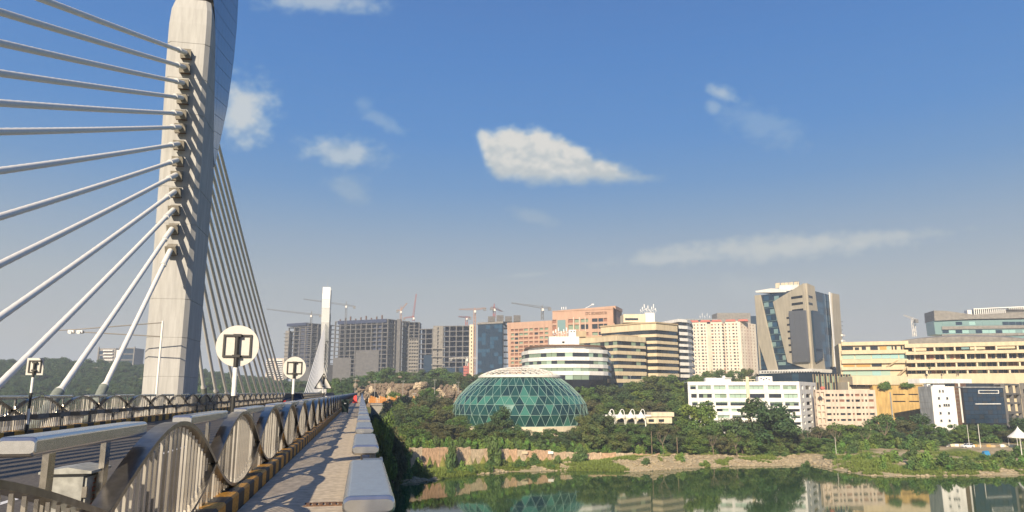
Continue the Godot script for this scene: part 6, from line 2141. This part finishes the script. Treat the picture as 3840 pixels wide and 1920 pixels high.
func make_dome() -> void:
	var D := 303.0
	var c := at(1949, 1470, D)
	var o := thing("glass_dome", "teal glass dome of triangular panes with white lattice cap among trees", "building", Transform3D(Basis.IDENTITY, Vector3(c.x, -13.5, c.z)))
	var inv := o.transform.affine_inverse()
	var N := 44
	var toward := atan2(-c.x, -c.z) # unused direction to the camera, for picking the visible half
	var prof := []      # ring radius and height from the photograph's outline
	for e in [[1589, 249], [1550, 253], [1514, 245], [1484, 227], [1447, 190], [1414, 146]]:
		prof.append(Vector2(e[1] / F * D * 0.985, y_at(e[0], D)))
	var rings := []
	for j in prof.size():
		var r := []
		for k in N:
			var a := TAU * (k + (0.5 if j % 2 else 0.0)) / N
			r.append(Vector3(c.x + sin(a) * prof[j].x, prof[j].y, c.z + cos(a) * prof[j].x))
		rings.append(r)
	var glass := [M.dome_glass_a, M.dome_glass_b, M.dome_glass_c, M.dome_glass_a, M.dome_glass_c, M.dome_glass_b]
	var view := Vector3(-c.x, 0, -c.z).normalized()
	var back_glass := Solid.new(); var back_bars := Solid.new()
	for j in prof.size() - 1:
		for k in N:
			var k2 := (k + 1) % N
			var tris := []
			var off := 1 if j % 2 else 0
			# upward triangle and downward triangle of one cell
			tris.append([rings[j][k], rings[j][k2], rings[j + 1][(k + off) % N]])
			tris.append([rings[j + 1][k], rings[j + 1][k2], rings[j][(k + 1 - off) % N]])
			for q in tris:
				var mid: Vector3 = (q[0] + q[1] + q[2]) / 3.0
				var n: Vector3 = (mid - Vector3(c.x, mid.y - 6.0, c.z)).normalized()
				var front := n.dot(view) > -0.1
				var s := Solid.new() if front else back_glass
				var a: Vector3 = q[0].lerp(mid, 0.03); var b: Vector3 = q[1].lerp(mid, 0.03); var d: Vector3 = q[2].lerp(mid, 0.03)
				if (b - a).cross(d - a).dot(n) < 0:
					var w := b; b = d; d = w
				# each pane sits at its own slight tilt
				var jit := rng.randf_range(-0.05, 0.05)
				s.tri(a + n * jit, b - n * jit, d)
				s.tri(a - n * 0.05, d - n * 0.08, b - n * 0.08)
				if front:
					var m: Material = glass[rng.randi() % 6]
					if (j == 2 and rng.randf() < 0.5) or rng.randf() < 0.07:
						m = M.dome_glass_d
					add(o, "pane", s.mesh(), m, inv)
			var bars := [[rings[j][k], rings[j][k2]], [rings[j][k], rings[j + 1][(k + off) % N]], [rings[j][k2], rings[j + 1][(k + off) % N]]]
			for q in bars:
				var mid: Vector3 = (q[0] + q[1]) * 0.5
				var n: Vector3 = (mid - Vector3(c.x, mid.y, c.z)).normalized()
				if n.dot(view) > 0.12:
					var s := Solid.new()
					s.tube([q[0] + n * 0.1, q[1] + n * 0.1], [0.085, 0.085], 4, false)
					add(o, "strut", s.mesh(), M.dome_frame, inv)
				else:
					back_bars.tube([q[0] + n * 0.1, q[1] + n * 0.1], [0.085, 0.085], 4, false)
	var g := add(o, "rear_panes", back_glass.mesh(), M.dome_glass_a, inv)
	g.set_meta("kind", "stuff")
	g = add(o, "rear_struts", back_bars.mesh(), M.dome_frame, inv)
	g.set_meta("kind", "stuff")
	# floors inside
	for j in [1, 2, 3, 4]:
		var s := Solid.new()
		s.lathe([Vector2(0.01, prof[j].y - 0.3), Vector2(prof[j].x - 1.2, prof[j].y - 0.3), Vector2(prof[j].x - 1.2, prof[j].y + 0.1), Vector2(0.01, prof[j].y + 0.1)], 36, Transform3D(Basis.IDENTITY, Vector3(c.x, 0, c.z)))
		add(o, "inner_floor", s.mesh(), M.raw_inner, inv)
	# white lattice cap with its ring
	var s := Solid.new()
	var rr: float = prof[5].x
	s.lathe([Vector2(rr + 0.2, prof[5].y - 0.5), Vector2(rr + 1.1, prof[5].y - 0.3), Vector2(rr + 1.1, prof[5].y + 0.35), Vector2(rr - 0.4, prof[5].y + 0.8), Vector2(rr - 1.4, prof[5].y + 0.6)], 48, Transform3D(Basis.IDENTITY, Vector3(c.x, 0, c.z)))
	add(o, "cap_ring", s.mesh(), M.dome_cap, inv)
	var cap := []
	for j in 6:
		var x := j / 5.0
		var r := rr * (1.0 - x * 0.9) + 0.4
		var y: float = prof[5].y + 0.6 + 3.4 * (1.0 - pow(1.0 - x, 2.0))
		var ring := []
		for k in 28:
			var a := TAU * (k + 0.5 * (j % 2)) / 28.0
			ring.append(Vector3(c.x + sin(a) * r, y, c.z + cos(a) * r))
		cap.append(ring)
	for j in 5:
		for k in 28:
			var off := 1 if j % 2 else 0
			var q := Solid.new()
			q.tube([cap[j][k], cap[j + 1][(k + off) % 28]], [0.13, 0.13], 4, false)
			q.tube([cap[j][(k + 1) % 28], cap[j + 1][(k + off) % 28]], [0.13, 0.13], 4, false)
			q.tube([cap[j][k], cap[j][(k + 1) % 28]], [0.13, 0.13], 4, false)
			add(o, "cap_rib", q.mesh(), M.dome_cap, inv)
	s = Solid.new()
	s.lathe([Vector2(0.01, cap[5][0].y + 0.25), Vector2(rr * 0.1 + 0.6, cap[5][0].y + 0.1), Vector2(rr * 0.1 + 0.6, cap[5][0].y - 0.3)], 24, Transform3D(Basis.IDENTITY, Vector3(c.x, 0, c.z)))
	add(o, "cap_disc", s.mesh(), M.dome_cap, inv)
	s = Solid.new()
	s.lathe([Vector2(0.01, prof[5].y + 0.25), Vector2(rr - 1.0, prof[5].y + 0.15), Vector2(rr - 1.0, prof[5].y - 0.3)], 36, Transform3D(Basis.IDENTITY, Vector3(c.x, 0, c.z)))
	add(o, "cap_skylight", s.mesh(), M.stone, inv)
	# white plinth
	s = Solid.new()
	var pr: float = prof[0].x
	s.lathe([Vector2(0.01, prof[0].y - 0.02), Vector2(pr + 1.2, prof[0].y - 0.02), Vector2(pr + 1.2, prof[0].y - 2.0), Vector2(pr + 0.6, prof[0].y - 4.5)], 48, Transform3D(Basis.IDENTITY, Vector3(c.x, 0, c.z)))
	add(o, "plinth", s.mesh(), M.cream_pale, inv)

func make_cranes() -> void:
	crane("grey tower crane with long jib over the left unfinished tower", 1166, 800, 1215, 1181, Vector2(1000, 1160), Vector2(1205, 1182), "crane_grey", 0, 16)
	crane("grey tower crane with counterweight right of the distant pylon", 1291, 800, 1330, 1146, Vector2(1138, 1122), Vector2(1332, 1150), "crane_grey", 0, 18)
	crane("luffing crane with raised orange jib on the right unfinished tower", 1497, 790, 1400, 1166, Vector2(1527, 1137), Vector2(1489, 1164), "crane_orange", 0, 20)
	crane("slim pink crane mast with steep jib between the unfinished towers", 1551, 790, 1204, 1190, Vector2(1562, 1102), Vector2(1512, 1194), "crane_red", 0, 6)
	crane("tall orange and white tower crane beside the pale lift core", 1778, 700, 1425, 1163, Vector2(1722, 1161), Vector2(1822, 1156), "crane_orange", 30, 10)
	crane("short crane with red and white mast on the unfinished offices", 1749, 745, 1222, 1192, Vector2(1720, 1188), Vector2(1764, 1190), "crane_red", -10, 6)
	crane("red crane with slanting jib above the blue glass slab", 1853, 680, 1192, 1157, Vector2(1884, 1169), Vector2(1842, 1154), "crane_red", 20, 20)
	crane("grey tower crane with long jib behind the pink hotel", 2034, 640, 1200, 1156, Vector2(1918, 1137), Vector2(2064, 1155), "crane_grey", 0, 12)
	crane("white crane standing alone behind the terraced mall", 3430, 560, 1262, 1198, Vector2(3390, 1183), Vector2(3437, 1200), "crane_white", 20, 6)
	crane("white and grey crane jib lying level in front of the blue glass slab", 1750, 690, 1420, 1345, Vector2(1910, 1345), Vector2(1684, 1346), "crane_white", 0, 4)
	# red hoist cage
	var t := wall_frame(1738, 688, 1758, 688, 1400, -3)
	var o := thing("site_hoist", "red hoist cage on a mast beside the tall orange crane", "hoist", t)
	for k in 4:
		pix_box(o, "cage", t, 1738, 1372 + k * 11, 1754, 1381.5 + k * 11, -3, 0, M.crane_red)
	pix_box(o, "mast", t, 1755, 1360, 1759, 1425, -2, -1, M.crane_red)

# ---------- small things on the far bank
func pole(label: String, group: String, px: float, py_top: float, py_low: float, d: float, m: String, arm: bool, r := 0.11) -> void:
	var a := at(px, py_low, d)
	var h := y_at(py_top, d) - a.y
	var o := thing("lamp_post" if arm else "bare_pole", label, "lamp post" if arm else "pole", Transform3D(Basis.IDENTITY, a), group)
	var s := Solid.new()
	s.tube([Vector3(0, -1, 0), Vector3(0, h, 0)], [r, r * 0.7], 8)
	add(o, "pole", s.mesh(), M[m])
	if arm:
		s = Solid.new()
		s.tube([Vector3(-0.5, h - 0.1, 0), Vector3(0, h, 0), Vector3(0.5, h - 0.1, 0)], [0.05, 0.06, 0.05], 6)
		add(o, "arm", s.mesh(), M[m])
		for q in [-1.0, 1.0]:
			wbox(o, "lamp_head", M.antenna, Vector3(q * 0.62 - 0.2, h - 0.2, -0.12), Vector3(q * 0.62 + 0.2, h - 0.1, 0.12))

func make_details() -> void:
	# tented canopies with hoops
	var d := 292.0
	for k in 4:
		var p := at(2288 + k * 38.5, 1565, d)
		var o := thing("tent_canopy", "white peaked tent canopy under a tall white hoop beside the dome", "canopy", Transform3D(Basis(Vector3.UP, -PSI), p), "hooped tent canopies")
		var w := 38.0 / F * d * 0.5
		var h := 22.0 / F * d
		var s := Solid.new()
		var prof := []
		for j in 7:
			var x := j / 6.0
			prof.append(Vector2(w * (1.0 - x), h * pow(x, 1.8) + 0.3))
		s.lathe(prof, 16)
		s.lathe([Vector2(w, -0.2), Vector2(w, 0.3)], 16)
		add(o, "canopy", s.mesh(), M.tarp)
		s = Solid.new()
		var pts := []; var rad := []
		for j in 13:
			var a := PI * j / 12.0
			pts.append(Vector3(w * 0.35 + cos(a) * 0.85, h * 0.55 + sin(a) * 1.8, 0.2)); rad.append(0.14)
		pts.push_front(Vector3(w * 0.35 + 0.95, -3.5, 0.2)); rad.append(0.14)
		s.tube(pts, rad, 8)
		add(o, "hoop", s.mesh(), M.paint_white)
		for q in [-1.0, 1.0]:
			s = Solid.new()
			s.tube([Vector3(q * w * 0.9, -3.6, 0.4), Vector3(q * w * 0.9, 0.1, 0.4)], [0.1, 0.1], 6)
			add(o, "leg", s.mesh(), M.paint_white)
	var t := wall_frame(2268, 296, 2530, 298, 1570, -13)
	var o := thing("long_pavilion", "long low cream pavilion with flat roof behind the tent canopies", "building", t)
	pix_box(o, "wall", t, 2270, 1562, 2520, 1588, -6, 0, M.cream_pale)
	pix_box(o, "roof", t, 2266, 1556, 2440, 1562, -6.5, 0.8, M.tarp)
	pix_box(o, "roof", t, 2440, 1546, 2526, 1562, -6.5, 0.6, M.cream_pale)
	for k in 6:
		pix_box(o, "opening", t, 2280 + k * 38, 1572, 2300 + k * 38, 1582, 0.0, 0.1, M.glass_dark)
	# lamp posts and poles
	for e in [[1330, 1420, 1490, 340], [1404, 1428, 1495, 345], [1510, 1428, 1495, 345], [1630, 1424, 1470, 355], [1718, 1432, 1470, 355], [1553, 1475, 1515, 320]]:
		pole("slender grey street lamp in front of the rock face", "street lamps by the rock face", e[0], e[1], e[2], e[3], "pole_grey", true)
	pole("slender grey street lamp in front of the beige offices", "", 2366, 1408, 1470, 390, "pole_grey", true)
	pole("leaning wooden pole in the shrubs below the tent canopies", "", 2445, 1618, 1700, 244, "timber", false, 0.17)
	pole("wooden pole rising from the earth bank below the white office", "", 2541, 1640, 1712, 246, "timber", false, 0.17)
	pole("thin pale pole right behind the parked white car", "", 3634, 1592, 1662, 256, "crane_white", false, 0.09)
	pole("pale leaning pole between the parked car and blue tarpaulin", "", 3676, 1590, 1668, 254, "crane_white", false, 0.12)
	pole("thin pole among the trees below the pink block", "", 3135, 1640, 1690, 252, "crane_white", false, 0.08)
	pole("long pale pole slanting down from the white tent", "", 3832, 1640, 1705, 234, "tarp", false, 0.13)
	# parked car
	var cd := 262.0
	var cu: float = ray(3628, 1672).x * cd
	var car := make_car("white car parked on the bank beside the low white blocks", place(cu, ground_y(cu, cd), cd), -PSI - PI * 0.5 + 0.1, "car_white")
	car.position.y = ground_y(cu, cd)
	# low painted blocks in a row
	for k in 16:
		var px := 3552.0 + k * 17.0
		if px > 3605 and px < 3648:
			continue
		var dd := cd + 5.0
		var u: float = ray(px, 1664).x * dd
		var m: Material = [M.paint_white, M.cream_pale, M.paint_white, M.cream][k % 4] if k < 5 or k > 11 else [M.yellow_wall, M.sand, M.boulder][k % 3]
		var s := Solid.new()
		var g := 0.08
		s.prism(PackedVector2Array([Vector2(-0.75, -0.6), Vector2(0.75, -0.6), Vector2(0.75, 0.75), Vector2(0.75 - g, 0.75 + g), Vector2(-0.75 + g, 0.75 + g), Vector2(-0.75, 0.75)]), -0.35, 0.35)
		var b := add(self, "barrier_block", s.mesh(), m, Transform3D(Basis(Vector3.UP, -PSI + rng.randf_range(-0.15, 0.15)), place(u, ground_y(u, dd) + rng.randf() * 0.15, dd)))
		var white := k < 5 or k > 11
		tag(b, "whitewashed barrier block in the row behind the parked white car" if white else "yellow or tan barrier block in the row behind the parked white car", "barrier", "white barrier blocks" if white else "yellow barrier blocks")
	# blue tarpaulin heap
	var bd := 246.0
	var bu: float = ray(3695, 1680).x * bd
	o = thing("blue_tarpaulin", "bright blue tarpaulin shelter on the bank right of the car", "tarpaulin", Transform3D(Basis(Vector3.UP, -PSI), place(bu, ground_y(bu, bd), bd)))
	var s := Solid.new()
	var P := [Vector3(-1.0, 0, 0.8), Vector3(1.1, 0, 0.7), Vector3(1.0, 1.5, 0.2), Vector3(-0.9, 1.3, 0.4), Vector3(-1.1, 0, -0.9), Vector3(1.2, 0, -1.0), Vector3(1.0, 1.7, -0.6), Vector3(-0.8, 1.5, -0.5)]
	s.quad(P[0], P[1], P[2], P[3]); s.quad(P[1], P[5], P[6], P[2]); s.quad(P[4], P[0], P[3], P[7]); s.quad(P[3], P[2], P[6], P[7])
	add(o, "cover", s.mesh(), M.blue_plastic)
	for q in [-0.95, 1.05]:
		s = Solid.new()
		s.tube([Vector3(q, -0.2, 0.86), Vector3(q, 1.55, 0.5)], [0.05, 0.05], 6)
		add(o, "stake", s.mesh(), M.timber)
	# white tent at the edge
	var td := 262.0
	var tp := at(3820, 1638, td)
	o = thing("peaked_tent", "white peaked tent roof above shrubs beside the grey frame building", "tent", Transform3D(Basis(Vector3.UP, -PSI), tp))
	s = Solid.new()
	var pr := []
	for j in 8:
		var x := j / 7.0
		pr.append(Vector2(3.4 * pow(1.0 - x, 1.5) + 0.02, 3.7 * x))
	s.lathe(pr, 18)
	s.lathe([Vector2(3.42, -0.3), Vector2(3.42, 0.0)], 18)
	add(o, "canopy", s.mesh(), M.tarp)
	for q in 4:
		s = Solid.new()
		var a := TAU * (q + 0.5) / 4.0
		s.tube([Vector3(cos(a) * 3.2, -3.2, sin(a) * 3.2), Vector3(cos(a) * 3.2, -0.1, sin(a) * 3.2)], [0.08, 0.08], 6)
		add(o, "leg", s.mesh(), M.paint_white)
	# abutment and orange barricades at the bridge's far bank
	t = wall_frame(1392, 318, 1492, 320, 1540, -12)
	o = thing("abutment", "plain grey concrete abutment wall beyond the footpath's end", "wall", t)
	pix_box(o, "wall", t, 1390, 1519, 1470, 1600, -20, 0, M.concrete)
	pix_box(o, "coping", t, 1388, 1514, 1474, 1519, -20, 0.5, M.concrete)
	for k in 22:
		var px := 1384.0 + k * 8.0
		if k > 14 and k < 17:
			continue
		var p := at(px, 1513, 322)
		var q := thing("barricade_panel", "orange site barricade panel below the rock face", "barricade", Transform3D(Basis(Vector3.UP, -PSI), p), "orange barricades")
		for j in 3:
			wbox(q, "slat", M.barrier_orange if (j + k) % 5 else M.cream_pale, Vector3(-0.42 + j * 0.3, 0.2, -0.04), Vector3(-0.2 + j * 0.3, 2.4 + (k * 7 % 4) * 0.3, 0.04))
		wbox(q, "rail", M.barrier_orange, Vector3(-0.46, 0.5, 0.045), Vector3(0.46, 0.66, 0.09))
		wbox(q, "rail", M.barrier_orange, Vector3(-0.46, 1.7, 0.045), Vector3(0.46, 1.86, 0.09))
	for e in [[1436, 1500, "small grey site generator box by the orange barricades"], [1530, 1494, "white site tank standing among the orange barricades"]]:
		var p := at(e[0], e[1], 326)
		o = thing("site_box", e[2], "site box", Transform3D(Basis(Vector3.UP, -PSI), p))
		wbox(o, "body", M.paint_white if e[0] > 1500 else M.grey_wall, Vector3(-0.7, -1.2, -0.7), Vector3(0.7, 0.5, 0.7))
		wbox(o, "lid", M.antenna, Vector3(-0.78, 0.5, -0.78), Vector3(0.78, 0.64, 0.78))
	# stakes along the foot of the retaining wall
	for k in 7:
		var ss := -0.115 + k * 0.014
		var dd := wall_depth(ss) - 2.2
		var b := thing("fence_stake", "short dark stake at the foot of the retaining wall", "stake", Transform3D(Basis.IDENTITY, place(ss * dd, ground_y(ss * dd, dd), dd)), "stakes below the wall")
		var u := Solid.new()
		u.tube([Vector3(0, -0.3, 0), Vector3(0.05, 1.4, 0)], [0.07, 0.05], 6)
		add(b, "stake", u.mesh(), M.bark)
		u = Solid.new()
		u.tube([Vector3(0.05, 1.36, 0), Vector3(0.06, 1.5, 0)], [0.08, 0.03], 6)
		add(b, "tip", u.mesh(), M.bark)
	# pale signs on the retaining wall
	for e in [[1968, 1697, 22, "small ochre sign board on the retaining wall"], [2064, 1697, 22, "small white sign board on the retaining wall"]]:
		var sd := wall_depth((e[0] - 1920.0) / F) - 0.5
		var tt := wall_frame(e[0] - 11, sd, e[0] + 11, sd, 1697, 0)
		var b := thing("sign_board", e[3], "sign", Transform3D(tt.basis, at(e[0] - 11, 1697, sd)))
		pix_box(b, "board", tt, e[0] - 11, 1692, e[0] + 11, 1702, -0.1, 0.05, M.cream if e[0] < 2000 else M.tarp)
		for q in [-7, 7]:
			pix_box(b, "leg", tt, e[0] + q - 1, 1702, e[0] + q + 1, 1712, -0.08, 0.0, M.timber)
